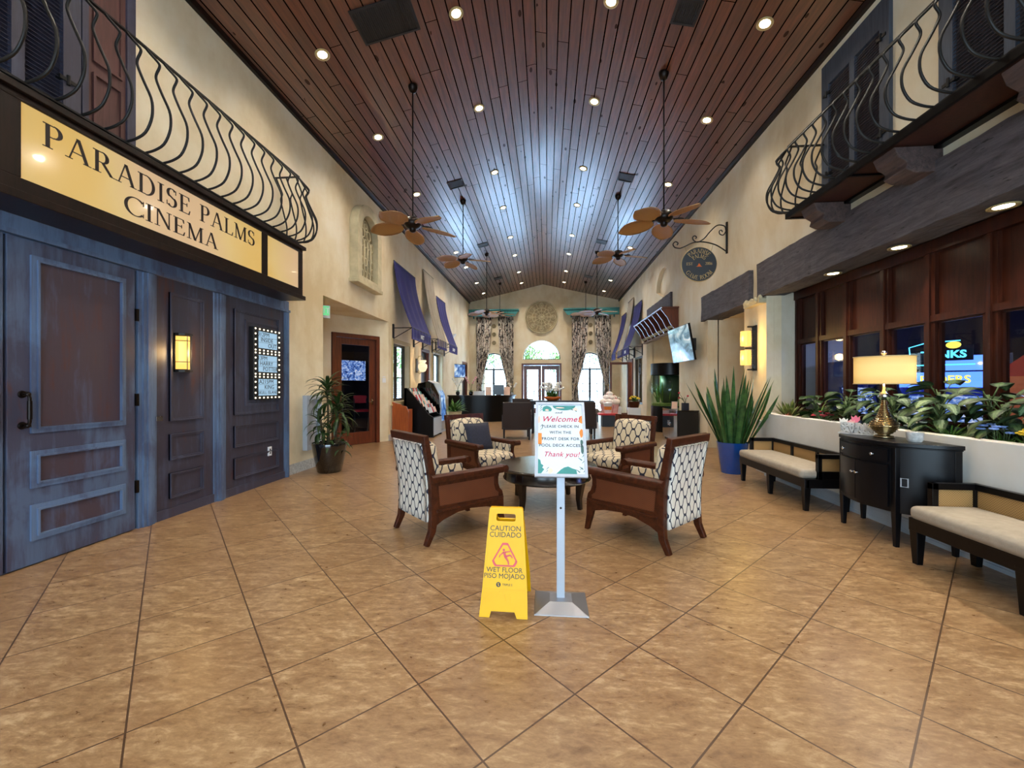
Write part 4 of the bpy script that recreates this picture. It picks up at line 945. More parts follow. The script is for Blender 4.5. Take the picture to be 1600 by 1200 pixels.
def downlight(x, y, z, slope, label, group, beam_=True):
    global proto
    if proto is None:
        t = thing('downlight', label, 'ceiling light', (0, 0, 0))
        b = MB(); b.lathe([(.062, -.002), (.085, -.012), (.098, -.010), (.10, .0), (.07, .0)], n=28); b.build('trim_ring', 'gold', t, True)
        b = MB(); b.lathe([(.0, .0), (.063, -.003)], n=24); b.build('lens', 'lamp_glow', t)
        proto = t
    else: t = copy_tree(proto)
    t.location = (x, y, z); t.rotation_euler = (0, slope, 0); t['label'] = label; t['group'] = group
    if beam_:
        lo = bpy.data.objects.new('downlight_beam', spotd); COL.objects.link(lo); lo.parent = t; lo.location = (0, 0, -.03); lo.rotation_euler = (0, -slope, 0)
    return t
side = ('outer left', 'inner left', 'inner right', 'outer right')
for i, x in enumerate(LX):
    rows = rows_out if i in (0, 3) else rows_in; k = 0
    for y in rows:
        vis = y > 5
        lab = 'round lit downlight in the %s row of the wood ceiling, %s in view' % (side[i], ordn(k)) if vis else 'round lit downlight in the %s row of the wood ceiling, above the camera end' % side[i]
        if vis: k += 1
        downlight(x, y, ceilz(x)-.004, math.atan(SL)*(-1 if x < RIDX else 1), lab, 'downlights in the wood ceiling')
# lintel downlights
sp2 = spotd.copy(); sp2.energy = 16; sp2.spot_size = math.radians(100)
for k, y in enumerate((5.81, 4.78, 3.765, 2.74, 1.7)):
    t = downlight(3.83, y, 2.918, 0, ('round downlight under the long lintel, farthest of the row', 'round downlight under the long lintel, second from the far end', 'round downlight under the long lintel at the right picture edge', 'round downlight under the long lintel near the camera', 'round downlight under the long lintel near the camera end')[k], 'downlights under the long lintel', False)
    lo = bpy.data.objects.new('downlight_beam', sp2); COL.objects.link(lo); lo.parent = t; lo.location = (.0, 0, -.03)
t = downlight(4.3, 14.2, 3.275, 0, 'round downlight in the aquarium alcove ceiling', 'alcove lights', False)
lo = bpy.data.objects.new('downlight_beam', spotd.copy()); lo.data.energy = 60; COL.objects.link(lo); lo.parent = t; lo.location = (0, 0, -.03)
# vents
def vent(x, y, w, l, label):
    sl = math.atan(SL)*(-1 if x < RIDX else 1)
    t = thing('ceiling_vent', label, 'vent', (x, y, ceilz(x)-.004), group='dark ceiling vents'); t.rotation_euler = (0, sl, 0)
    b = MB(); b.mesh(shape2d([rect(-w/2, w/2, -l/2, l/2), rect(-w/2+.03, w/2-.03, -l/2+.03, l/2-.03)], .006), Matrix.Translation((0, 0, -.006))); b.build('frame', 'vent', t)
    b = MB(); b.box(-w/2+.02, w/2-.02, -l/2+.02, l/2-.02, -.002, .0); b.build('backing', 'black', t)
    b = MB(); n = int(w/.028)
    for i in range(n): b.obox((-w/2+.04+(w-.08)*i/max(1, n-1), 0, -.007), (.012, l-.06, .003), (0, .5, 0))
    b.build('slats', 'vent', t)
vent(-2.12, 5.22, .80, .52, 'large dark louvred vent at the top left of the ceiling')
vent(1.8, 5.42, .32, .36, 'dark ceiling vent at the top of the picture, right side')
for k, y in enumerate((9.57, 13.75, 18.05)):
    for x, s_ in ((-2.17, 'left'), (1.82, 'right')):
        vent(x, y, .36, .34, 'small dark vent on the %s ceiling slope, %s' % (s_, ('between the first and second fans', 'just before the third fan', 'just before the last fan')[k]))
# fans
fan_proto = None
def make_fan():
    t = thing('ceiling_fan', '', 'ceiling fan')
    b = MB(); b.lathe([(.0, .14), (.03, .14), (.05, .12), (.11, .10), (.135, .05), (.135, 0), (.10, -.04), (.055, -.06), (.05, -.10), (.03, -.115), (.0, -.12)], n=24); b.build('motor', 'dark_metal', t, 50)
    for k in range(5):
        a = 2*PI*k/5+.35; R = Matrix.Rotation(a, 4, 'Z')
        b = MB(); b.X = R @ Matrix.Rotation(math.radians(-3), 4, 'Y'); b.strip([(.08, 0, .0), (.16, 0, .0), (.24, 0, -.01), (.30, 0, -.01)], [.03, .03, .09, .03], .012, (0, 1, 0)); arm = b.build('blade_bracket', 'dark_metal', t)
        b = MB(); b.X = R @ Matrix.Rotation(math.radians(2), 4, 'Y') @ Matrix.Rotation(math.radians(13), 4, 'X')
        prof = [(0, .06), (.06, .13), (.15, .175), (.28, .195), (.38, .18), (.46, .13), (.52, .06), (.55, .015)]
        def bl(u, v):
            x = .55*v
            for (x0, w0), (x1, w1) in zip(prof, prof[1:]):
                if x0 <= x <= x1+1e-9: w = w0+(w1-w0)*(x-x0)/(x1-x0); break
            return (.17+x*1.0, (u-.5)*2*w*.88, .012*math.cos((u-.5)*PI)-.03*v*v-.02)
        b.surf(bl, 8, 14, .008, uvscale=(.34, .55)); b.build('blade', 'palm_weave', t, True)
    return t
fan_proto = make_fan()
FANS = [(-2.15, 6.4, 4.0, 'left', 'nearest on the left with leaf blades, beside the stone niche'), (1.80, 6.45, 3.98, 'right', 'nearest on the right with leaf blades, by the round hanging sign'),
        (-2.17, 10.45, 4.70, 'left', 'second on the left with leaf blades, above the awnings'), (1.80, 10.5, 4.72, 'right', 'second on the right with leaf blades'),
        (-2.18, 14.7, 4.10, 'left', 'third on the left with leaf blades, before the far curtains'), (1.80, 14.8, 4.09, 'right', 'third on the right with leaf blades, before the far curtains'),
        (-2.18, 18.9, 4.80, 'left', 'farthest on the left with leaf blades, near the teal shelf'), (1.79, 18.95, 4.80, 'right', 'farthest on the right with leaf blades, near the teal shelf')]
for k, (x, y, z, s_, lab) in enumerate(FANS):
    t = fan_proto if k == 0 else copy_tree(fan_proto)
    t.location = (x, y, z); t.rotation_euler = (0, 0, (.2, 1.0, .9, 2.2, 1.4, .5, 2.0, .1)[k]); t['label'] = 'ceiling fan '+lab; t['group'] = 'leaf bladed ceiling fans'
for k, (x, y, z, s_, lab) in enumerate(FANS):
    t = [o for o in bpy.data.objects if o.name.startswith('ceiling_fan')][k]
    L = ceilz(x)-z
    b = MB(); b.cyl((0, 0, .13), (0, 0, L-.05), .012, n=10); b.build('downrod', 'dark_metal', t, True)
    b = MB(); b.lathe([(.02, -.10), (.05, -.09), (.075, -.03), (.08, .012)], (0, 0, L), n=20); b.build('canopy', 'dark_metal', t, True)

# ================================================================ FURNITURE
# ---- lattice armchair (front = +Y, origin on the floor under its middle)
def make_armchair():
    t = thing('armchair', '', 'armchair')
    W = .335
    for sx in (-1, 1):      # back stiles that run down into flared rear legs
        b = MB(); x = sx*(W-.025)
        b.strip([(x, -.46, 0), (x, -.405, .12), (x, -.385, .28), (x, -.40, .55), (x, -.475, .95)], [.042, .05, .055, .055, .055], [.045, .06, .075, .065, .055], (1, 0, 0)); b.build('leg', 'chair_wood', t, bevel=.005)
        # side: frame, woven panel, apron with an arched lower edge
        out = [(-.37, .17), (-.30, .205), (-.15, .245), (0, .255), (.18, .235), (.31, .20), (.335, .12), (.375, 0), (.42, 0), (.395, .14), (.392, .30), (.375, .36), (.345, .39), (.325, .44), (.325, .50), (.345, .56), (-.40, .56), (-.395, .3)]
        pan = [(-.335, .335), (.335, .315), (.338, .34), (.30, .375), (.28, .43), (.28, .515), (-.35, .515)]
        b = MB(); me = shape2d([out, pan], .016); x0 = sx*(W-.018)
        b.mesh(me, FX(x0)); b.build('side_frame', 'chair_wood', t, bevel=.004)
        b = MB(); b.prism(pan, 'x', x0-.008, x0+.008); b.build('side_panel', 'herring', t)
        b = MB(); b.strip([(x0+sx*.004, -.37, .295), (x0+sx*.004, .385, .295)], .05, .022, (1, 0, 0)); b.build('side_rail', 'chair_wood', t, bevel=.004)
        # rolled arm
        b = MB(); ax = sx*(W-.005)
        prof = [(-.045, .0), (-.05, .025), (-.04, .05), (-.015, .065), (.02, .065), (.045, .05), (.05, .02), (.04, .0)]
        ys = [-.43, .30, .37, .405, .42]; n = len(prof); vs = []
        for y, sc, dz in zip(ys, (1, 1, .98, .85, .5), (0, .0, -.002, -.008, -.02)):
            vs += [(ax+p[0]*sc, y, .555+p[1]*sc+(1-sc)*.03+dz*.3) for p in prof]
        fs = [(i*n+j, i*n+(j+1) % n, (i+1)*n+(j+1) % n, (i+1)*n+j) for i in range(4) for j in range(n)]+[tuple(range(n)), tuple(range(4*n, 5*n))]
        b.add(vs, fs); b.cyl((ax-.052, .385, .583), (ax+.052, .385, .583), .036, n=18); b.build('armrest', 'chair_wood', t, 40)
        b = MB(); b.cushion(x0-sx*.03-.014, x0-sx*.03+.014, -.33, .30, .40, .56, .012, .004); b.build('inner_panel', 'lattice_warm', t, True)
    b = MB(); b.strip([(-W-.012, -.475, .935), (W+.012, -.475, .935)], .075, .05, (0, -.15, 1)); b.build('top_rail', 'chair_wood', t, bevel=.006)
    b = MB(); b.strip([(-W+.03, .36, .255), (W-.03, .36, .255)], .13, .03, (0, 0, 1)); b.build('front_apron', 'chair_wood', t, bevel=.004)
    # outside back: a curved upholstered panel
    def bk(u, v):
        z = .20+.70*v; y = -.395-.075*max(0, (z-.45)/.5)**1.3+.02*(1-abs(z-.4))*.3
        return ((u-.5)*2*(W-.052), y-.034-.006*math.sin(PI*u), z)
    b = MB(); b.surf(bk, 8, 12, -.02, uvscale=(.566, .70)); b.build('back_panel', 'lattice', t, True)
    b = MB(); b.X = Matrix.Translation((0, -.375, .66)) @ Matrix.Rotation(math.radians(9), 4, 'X'); b.cushion(-W+.055, W-.055, -.07, .085, -.26, .235, .06, .03, 10); b.build('back_cushion', 'lattice_warm', t, True)
    b = MB(); b.cushion(-W+.045, W-.045, -.32, .385, .30, .455, .045, .02, 10); b.build('seat_cushion', 'lattice_warm', t, True)
    return t
arm_proto = make_armchair()
TC = (.0, 4.95)
for k, (x, y, rz, lab) in enumerate([
    (-.945, 4.03, -PI/4, 'lattice-patterned wooden armchair near left, showing its back behind the yellow sign'),
    (.905, 4.01, PI/4, 'lattice-patterned wooden armchair near right, showing its back to the right of the welcome sign'),
    (-.94, 5.90, -3*PI/4, 'lattice-patterned wooden armchair with a navy pillow, across the table on the left'),
    (.99, 5.90, 3*PI/4, 'lattice-patterned wooden armchair facing us across the table on the right')]):
    t = arm_proto if k == 0 else copy_tree(arm_proto)
    t.location = (x, y, 0); t.rotation_euler = (0, 0, rz); t['label'] = lab; t['group'] = 'armchairs around the round table'
# navy pillow
t = thing('throw_pillow', 'plain navy pillow leaning in the rear left armchair', 'pillow', (-.99, 5.98, .615), rot=(math.radians(-68), 0, math.radians(-125)))
def pil(sgn):
    def f(u, v):
        a, c = 2*u-1, 2*v-1; e = (1-a**4)*(1-c**4); s_ = 1-.06*(1-abs(a*c))*0
        return (a*.22*(1-.05*(1-c*c)), c*.21*(1-.05*(1-a*a)), sgn*.065*max(0, e)**.6)
    return f
t.rotation_euler = (math.radians(72), 0, math.radians(-3*45+180)); t.location = (-1.0, 5.96, .66)
b = MB(); b.surf(pil(1), 14, 14); b.surf(pil(-1), 14, 14); o = b.build('cover', 'navy', t, True)
b = MB(); b.tube([(x*.215, y*.205, 0) for x, y in ((-1, -1), (0, -.96), (1, -1), (.96, 0), (1, 1), (0, .96), (-1, 1), (-.96, 0))], .005, 6, True); b.build('piping', 'navy', t, True)
# round coffee table
t = thing('coffee_table', 'round dark brown coffee table ringed by the four armchairs', 'table', (TC[0], TC[1], 0), .15)
b = MB(); b.lathe([(0, .425), (.585, .425), (.60, .435), (.605, .448), (.59, .462), (0, .464)], n=64); b.build('tabletop', 'table_wood', t, 40)
b = MB(); b.lathe([(.50, .425), (.52, .32), (.53, .31), (.52, .30), (.48, .30), (.48, .42)], n=64); b.build('apron', 'table_wood', t, 40)
for k in range(4):
    a = PI/4+k*PI/2; b = MB(); b.X = Matrix.Rotation(a, 4, 'Z'); b.strip([(.475, 0, .42), (.475, 0, .30), (.455, 0, .12), (.47, 0, 0)], [.085, .085, .06, .045], [.085, .085, .055, .045], (0, 1, 0)); b.build('leg', 'table_wood', t, bevel=.006)

# ---- welcome sign
t = thing('sign_stand', 'silver pedestal stand holding the welcome poster', 'sign', (.09, 2.64, 0))
b = MB(); b.frust((0, 0), (.168, .15), (.168, .15), 0, .006); b.frust((0, 0), (.166, .148), (.07, .055), .006, .042); b.build('base', 'steel', t, bevel=.004)
b = MB(); b.box(-.026, .026, -.006, .022, .04, .925); b.build('pole', 'white_metal', t, bevel=.003)
b = MB(); b.cyl((0, -.008, .62), (0, -.011, .62), .007); b.build('screw', 'dark_metal', t)
TL = Matrix.Translation((0, -.09, .836)) @ Matrix.Rotation(math.radians(-31.5), 4, 'X')     # sign plane, bottom edge on its local origin
SM = TL @ FY(0)
b = MB(); b.X = SM; b.mesh(shape2d([rect(-.165, .165, 0, .53), rect(-.147, .147, .018, .512)], .010), Matrix.Translation((0, 0, .0))); fr = b.build('poster_frame', 'white_metal', t, bevel=.003)
b = MB(); b.X = SM; b.box(-.16, .16, .005, .525, -.012, -.006); b.build('back_plate', 'steel', t)
b = MB(); b.X = SM; b.box(-.148, .148, .016, .514, -.006, .0005); ps = b.build('poster', 'paper', t)
def pad(mat, loops, z=.001): 
    for l in loops:
        m = MB(); m.X = SM @ Matrix.Translation((0, 0, z)); m.prism(l, 'z', -.0004, .0004); m.build('poster_print', mat, ps)
def blob(cx, cy, rx, ry, seed, n=22):
    r_ = random.Random(seed); ph = [r_.uniform(0, 6.28) for _ in range(3)]
    return [(cx+rx*math.cos(a)*(1+.12*math.sin(3*a+ph[0])), cy+ry*math.sin(a)*(1+.12*math.sin(2*a+ph[1]))) for a in [2*PI*i/n for i in range(n)]]
pad('poster_teal', [[(-.116, .463), (-.060, .463), (-.054, .48), (-.066, .497), (-.09, .505), (-.112, .497), (-.12, .48)], [(-.05, .506)]+[(.028-.078*math.cos(a), .506-.036*math.sin(a)) for a in [PI*i/12 for i in range(13)]], 
    [(-.03, .021), (.10, .021), (.095, .05), (.07, .058), (.045, .07), (.02, .063), (.0, .05)], [(-.145, .022), (-.125, .022), (-.105, .05), (-.118, .06), (-.11, .075), (-.125, .085), (-.13, .11), (-.145, .12)]])
pad('poster_orange', [rect(-.146, -.122, .22, .30), [(.126, .38), (.146, .37), (.146, .43), (.132, .425), (.124, .41)], blob(.137, .30, .012, .03, 2)])
pad('poster_green', [rect(-.085, -.07, .464, .478) if 0 else blob(.138, .19, .010, .035, 3), blob(.136, .235, .009, .02, 4)]+[[(x, y), (x+.006, y+.004), (x+.022*s_, y+.020), (x+.014*s_, y+.018)] for x, y, s_ in ((-.14, .46, 1), (-.14, .475, 1), (-.14, .49, 1), (-.095, .03, 1), (-.095, .045, 1), (.115, .03, -1), (.115, .045, 1), (.135, .03, 1), (.135, .05, -1), (.13, .09, 1), (.13, .11, -1), (.13, .13, 1), (.07, .47, 1), (.085, .47, -1), (.11, .46, -1), (-.135, .32, 1), (-.135, .345, 1))])
pad('poster_blush', [blob(-.14, .40, .008, .03, 7), blob(-.068, .04, .016, .018, 8), blob(.105, .48, .014, .012, 9), blob(-.088, .472, .012, .007, 10), blob(.0, .49, .03, .004, 11)], .0016)
def ptext(s_, size, y, mat, shear=0., sp=1., x=0., bold=0.):
    m = MB(); m.X = SM @ Matrix.Translation((x, y, .0016)); m.mesh(text(s_, size, .0003, shear=shear, space=sp, bold=bold), Matrix.Identity(4)); m.build('poster_lettering', mat, ps)
ptext('sunset', .013, .447, 'poster_green', sp=1.) if 0 else None
m = MB(); m.X = SM @ Matrix.Translation((-.008, .450, .0016))
for i in range(7): m.prism(rect(-.025+.007*i, -.020+.007*i, -.003, .003+.002*(i % 2)), 'z', 0, .0003)
m.prism([(.016, .006), (.026, .014), (.022, .003)], 'z', 0, .0003); m.build('poster_emblem', 'text_grey', ps)
ptext('Welcome!', .057, .402, 'pink', .35, 1.06, .002, .0006)
for s_, y, sz in (('PLEASE CHECK IN', .348, .0275), ('WITH THE', .304, .0275), ('FRONT DESK FOR', .258, .0275), ('POOL DECK ACCESS', .212, .0275)): ptext(s_, sz, y, 'text_grey', 0, 1.12, 0., .0004)
ptext('Thank you!', .048, .150, 'pink', .35, 1.05, .002, .0004)

# ---- wet floor sign
t = thing('wet_floor_sign', 'yellow folding wet floor caution sign standing on the tiles', 'sign', (-.262, 2.45, 0), math.radians(-1))
H = .64; th = math.atan(.165/.615)
PM = Matrix.Rotation(-th, 4, 'X') @ FY(0)
def wet_panel(name, M4, full):
    out = [(-.148, 0), (-.085, 0), (-.075, .035), (.068, .035), (.082, 0), (.148, 0), (.143, .16), (.108, H-.01), (.10, H), (-.10, H), (-.108, H-.01), (-.135, .16)]
    hole = [(-.062, H-.075), (-.055, H-.083), (.055, H-.083), (.062, H-.075), (.062, H-.045), (.055, H-.038), (-.055, H-.038), (-.062, H-.045)]
    m = MB(); m.X = M4; m.mesh(shape2d([out, hole], .0075), Matrix.Identity(4)); o = m.build(name, 'yellow', t, bevel=.003)
    if full:
        m = MB(); m.X = M4
        m.mesh(shape2d([[(-.127, .155), (.127, .155), (.098, H-.10), (-.098, H-.10)], [(-.122, .160), (.122, .160), (.094, H-.105), (-.094, H-.105)]], .0015), Matrix.Translation((0, 0, .008)))
        m.mesh(shape2d([[(-.082, H-.115), (.082, H-.115), (.092, H-.03), (-.092, H-.03)], [(-.075, H-.108), (.075, H-.108), (.085, H-.036), (-.085, H-.036)]], .001), Matrix.Translation((0, 0, .008)))
        for i in range(5): m.prism([(-.118+.024*i, .11), (-.112+.024*i, .11), (-.095+.024*i, .145), (-.101+.024*i, .145)], 'z', .006, .0105)
        for i in range(3): m.prism([(.0+.016*i, .13-.0*i), (.006+.016*i, .13), (.025+.012*i, .085), (.019+.012*i, .085)], 'z', .006, .0095)
        m.build('embossing', 'yellow', o)
        def tx(s_, size, y, bold=.0): 
            m = MB(); m.X = M4 @ Matrix.Translation((0, y, .009)); m.mesh(text(s_, size, .0006, bold=bold), Matrix.Identity(4)); m.build('lettering', 'text_black', o)
        tx('CAUTION', .044, .512); tx('CUIDADO', .044, .474); tx('WET FLOOR', .040, .268); tx('PISO MOJADO', .040, .233)
        m = MB(); m.X = M4 @ Matrix.Translation((.02, .185, .009)); m.mesh(text('TRIPLE S', .017, .0006), Matrix.Identity(4)); m.mesh(shape2d([circ(-.055, 0, .014, 20), [(-.059, -.008), (-.052, -.009), (-.050, -.002), (-.057, .002), (-.051, .006), (-.052, .009), (-.060, .007), (-.060, .001), (-.054, -.003), (-.058, -.005)]], .0006), Matrix.Identity(4)); m.build('maker_mark', 'text_black', o)
        tri = lambda r: [(r*math.cos(a)+.0, .345+r*math.sin(a)) for c in (PI/2, PI*7/6, PI*11/6) for a in (c-.22, c-.1, c, c+.1, c+.22)]
        m = MB(); m.X = M4; m.mesh(shape2d([tri(.083), tri(.070)], .0006), Matrix.Translation((0, 0, .009)))
        Z = lambda L: m.prism(L, 'z', .0085, .0096)
        m.mesh(shape2d([circ(-.008, .385, .0075, 14)], .0006), Matrix.Translation((0, 0, .009)))
        for (x0, y0, x1, y1, w0, w1) in ((-.006, .374, .004, .342, .016, .014), (-.006, .374, -.032, .352, .008, .005), (-.032, .352, -.036, .340, .006, .004), (.0, .372, .034, .378, .008, .005), (.004, .345, .020, .322, .014, .009), (.020, .322, .026, .300, .010, .007), (.004, .348, .034, .356, .012, .008), (.034, .356, .048, .340, .009, .006)):
            d_ = Vector((x1-x0, y1-y0)); n_ = Vector((-d_.y, d_.x)).normalized()
            Z([(x0-n_.x*w0/2, y0-n_.y*w0/2), (x1-n_.x*w1/2, y1-n_.y*w1/2), (x1+n_.x*w1/2, y1+n_.y*w1/2), (x0+n_.x*w0/2, y0+n_.y*w0/2)])
        m.build('warning_pictogram', 'red', o)
    return o
wet_panel('front_panel', PM, True)
BM = Matrix.Translation((0, .345, 0)) @ Matrix.Rotation(th, 4, 'X') @ FY(0)
wet_panel('rear_panel', BM, False)
b = MB(); b.cyl((-.10, .172, .612), (.10, .172, .612), .009); b.build('hinge', 'yellow', t, True)

# ---- benches
def make_bench():
    t = thing('bench', '', 'bench')      # local: length along Y (0..1.55), back at +X
    L = 1.55
    b = MB(); b.box(-.02, .03, 0, L, .26, .35); b.box(.42, .47, 0, L, .26, .35); b.box(0, .45, 0, .05, .26, .35); b.box(0, .45, L-.05, L, .26, .35); b.box(-.02, .47, 0, L, .345, .36); b.build('seat_frame', 'black_wood', t, bevel=.004)
    for x in (.015, .44):
        for y in (.04, L/2, L-.04):
            b = MB(); b.frust((x, y), (.022, .022), (.036, .036), 0, .30); b.build('leg', 'black_wood', t, bevel=.003)
    b = MB(); b.cushion(-.05, .44, .0 if 0 else .03, L-.03, .36, .465, .04, .012, 12); b.build('cushion', 'cushion', t, True)
    for y0 in (0, L-.045):
        b = MB(); b.box(.12, .165, y0, y0+.045, .36, .64); b.box(.12, .47, y0, y0+.045, .59, .64); b.box(.12, .47, y0, y0+.045, .36, .45); b.build('arm_frame', 'black_wood', t, bevel=.003)
        b = MB(); b.box(.165, .425, y0+.018, y0+.026, .44, .60); b.build('cane_panel', 'cane', t)
    b = MB(); b.box(.425, .47, 0, L, .59, .64); b.box(.425, .47, 0, L, .36, .44)
    ps_ = [0, .045, L/3, L*2/3, L-.045]
    for y in (0, L/3-.02, L*2/3-.02, L-.045): b.box(.425, .47, y, y+.045, .36, .62)
    b.build('back_frame', 'black_wood', t, bevel=.003)
    for y0, y1 in ((.04, L/3-.02), (L/3+.02, L*2/3-.02), (L*2/3+.02, L-.04)):
        b = MB(); b.box(.443, .45, y0, y1, .43, .60); b.build('cane_panel', 'cane', t)
    return t
bp = make_bench(); bp.location = (2.90, 4.82, 0); bp['label'] = 'black cane bench with beige cushion, beyond the black cabinet by the blue pot'; bp['group'] = 'black cane benches'
t = copy_tree(bp); t.location = (2.90, 1.96, 0); t['label'] = 'black cane bench with beige cushion cut off by the right picture edge'

# ---- demi-lune console
t = thing('console_cabinet', 'black bow-fronted cabinet with silver knobs carrying the lamp', 'cabinet', (3.385, 4.14, 0))
def outline(off=0., n=10):
    hw = .515+off; fd = .36+off
    pts = [(0, -hw)]
    for i in range(n+1):       # concave-to-straight side curve, back corner to front leg
        u = i/n; pts.append((-fd*(.05+.95*u**.9), -(hw-(hw-.315-off*.5)*u**1.6)))
    for i in range(1, n+1):
        u = i/n; y = -.315+.63*u; pts.append((-fd-.075*math.sin(PI*u), y))
    for i in range(n+1):
        u = 1-i/n; pts.append((-fd*(.05+.95*u**.9), (hw-(hw-.315-off*.5)*u**1.6)))
    pts.append((0, hw)); return pts
b = MB(); b.prism(outline()[::-1], 'z', .30, .88); b.build('body', 'console_black', t, 30)
b = MB(); b.prism(outline(.025)[::-1], 'z', .88, .915); b.prism(outline(.012)[::-1], 'z', .868, .88); b.build('cabinet_top', 'console_black', t, 30, bevel=.004)
for x, y in ((-.345, -.315), (-.345, .315), (-.03, -.49), (-.03, .49)):
    b = MB(); b.frust((x, y), (.016, .016), (.026, .026), 0, .32); b.box(x-.026, x+.026, y-.026, y+.026, .30, .87); b.build('leg', 'console_black', t, bevel=.003)
def front_pt(u, d=0.): y = -.315+.63*u; return (-.36-.075*math.sin(PI*u)-d, y)
for u0, u1 in ((.05, .495), (.505, .95)):
    b = MB(); b.surf(lambda u, v: (*front_pt(u0+(u1-u0)*u, .012), .34+.37*v), 8, 2, .012); dr = b.build('door', 'console_black', t, 30)
    b = MB(); p = front_pt(.46 if u0 < .3 else .54, .012); b.cyl((p[0], p[1], .59), (p[0]-.02, p[1], .59), .006); b.ball((p[0]-.028, p[1], .59), (.012, .018, .012)); b.build('knob', 'chrome', dr, True)
b = MB(); b.surf(lambda u, v: (*front_pt(.05+.9*u, .012), .735+.115*v), 16, 2, .012); dr = b.build('drawer', 'console_black', t, 30)
for u in (.22, .78): b = MB(); p = front_pt(u, .012); b.cyl((p[0], p[1], .79), (p[0]-.02, p[1], .79), .006); b.ball((p[0]-.028, p[1], .79), (.012, .015, .015)); b.build('knob', 'chrome', dr, True)
b = MB()
# square chrome ring handle on the curved side
p0 = Vector((-.21, -.425, .0)); tv = Vector((.55, -.83, 0)).normalized(); tv = Vector((-.77, .64, 0)).normalized(); nn = Vector((-.64, -.77, 0)).normalized(); c0 = Vector((-.336, -.386, .576))
q = [c0+tv*a*.022+Vector((0, 0, c*.036)) for a, c in ((-1, -1), (1, -1), (1, 1), (-1, 1))]
b.tube(q, .006, 6, True); b.build('ring_handle', 'white_metal', t)

# ---- table lamp
t = thing('table_lamp', 'brass ribbed table lamp with a lit oval yellow shade', 'lamp', (3.19, 4.15, .915), math.radians(-35))
b = MB(); b.lathe([(.0, 0), (.075, 0), (.078, .012), (.07, .022), (.03, .028)], n=32); b.build('base', 'brass', t, True)
prof = []
for i in range(61):
    u = i/60; z = .028+.33*u
    r = .03+.075*math.sin(PI*min(1, u/.62))**1.1*(1 if u < .62 else 0) if u < .5 else None
    if u < .5: r = .035+.075*math.sin(PI*u/.5*.86+.1)
    else: r = .022+(.035+.075*math.sin(PI*.86+.1)-.022)*((1-u)/.5)**1.6
    prof.append((max(.012, r+(.005 if i % 3 == 0 else -.003)), z))
b = MB(); b.lathe(prof, n=36); b.build('ribbed_body', 'brass', t, 60)
b = MB(); b.lathe([(.045, .385), (.05, .39), (.02, .43), (.012, .45), (.008, .52), (.0, .52)], n=24); b.build('collar', 'chrome', t, True)
b = MB(); b.surf(lambda u, v: (.222*math.cos(2*PI*u), .135*math.sin(2*PI*u), .515+.255*v), 56, 3, .004); b.build('lamp_shade', 'shade', t, True)
b = MB()
for z in (.512, .768): b.tube([(.224*math.cos(a), .137*math.sin(a), z) for a in [2*PI*i/48 for i in range(48)]], .005, 6, True)
for s_ in (-1, 1): b.tube([(0, 0, .762), (s_*.22, 0, .765)], .003, 6); b.tube([(0, 0, .762), (0, s_*.133, .765)], .003, 6)
b.build('shade_trim', 'gold', t, True)
b = MB(); b.cyl((0, 0, .5), (0, 0, .79), .004); b.ball((0, 0, .805), .022); b.build('finial', 'chrome', t, True)
b = MB(); b.ball((0, 0, .62), (.03, .03, .045)); b.build('bulb', 'lamp_hot', t, True)
l = bpy.data.lights.new('table_lamp_bulb', 'POINT'); l.energy = 5; l.color = (1, .75, .42); l.shadow_soft_size = .05
lo = bpy.data.objects.new('table_lamp_bulb', l); COL.objects.link(lo); lo.parent = t; lo.location = (0, 0, .56)
# things on the console
t = thing('marble_word_sign', 'grey marbled block of raised letters left of the lamp base', 'ornament', (3.14, 4.42, .915), math.radians(-52))
b = MB(); b.box(-.15, .15, -.02, .02, 0, .012); b.build('base', 'marble', t)
b = MB(); b.mesh(text('SPRING', .085, .014, bold=.004, space=.92), FY(0, 0, .082)); b.mesh(text('SAVINGS', .07, .014, bold=.004, space=.92), FY(0, 0, .04)); b.build('lettering', 'marble', t)
for k, (dx, dz, mt, lab) in enumerate(((-.09, .12, 'flower_white', 'white tulip shape standing on the marbled letters'), (-.03, .11, 'statue_pink', 'pale pink tulip shape on the marbled letters'), (.01, .15, 'flower_pink', 'bright pink tulip shape on the marbled letters'))):
    m = MB(); m.mesh(shape2d([[(-.014, -.03), (.014, -.03), (.032, -.01), (.036, .035), (.018, .018), (0, .04), (-.018, .018), (-.036, .035), (-.032, -.01)]], .005), FY(0)); m.box(-.003, .003, -.003, .003, -.115-.0*k if 0 else -(dz-.012), -.02)
    o = tag(m.build('tulip_ornament', mt), lab, 'ornament'); o.location = (3.14+dx*.62, 4.45-dx*.79, .915+dz); o.rotation_euler = (0, 0, math.radians(-52))
t = thing('candle_pot', 'small grey and white marbled pot right of the lamp base', 'pot', (3.22, 3.86, .915))
b = MB(); b.lathe([(0, 0), (.045, 0), (.055, .02), (.06, .085), (.054, .085), (.05, .03), (0, .02)], n=24); b.build('pot_body', 'marble', t, 40)
b = MB(); b.lathe([(0, .078), (.053, .08)], n=20); b.build('wax', 'white', t)

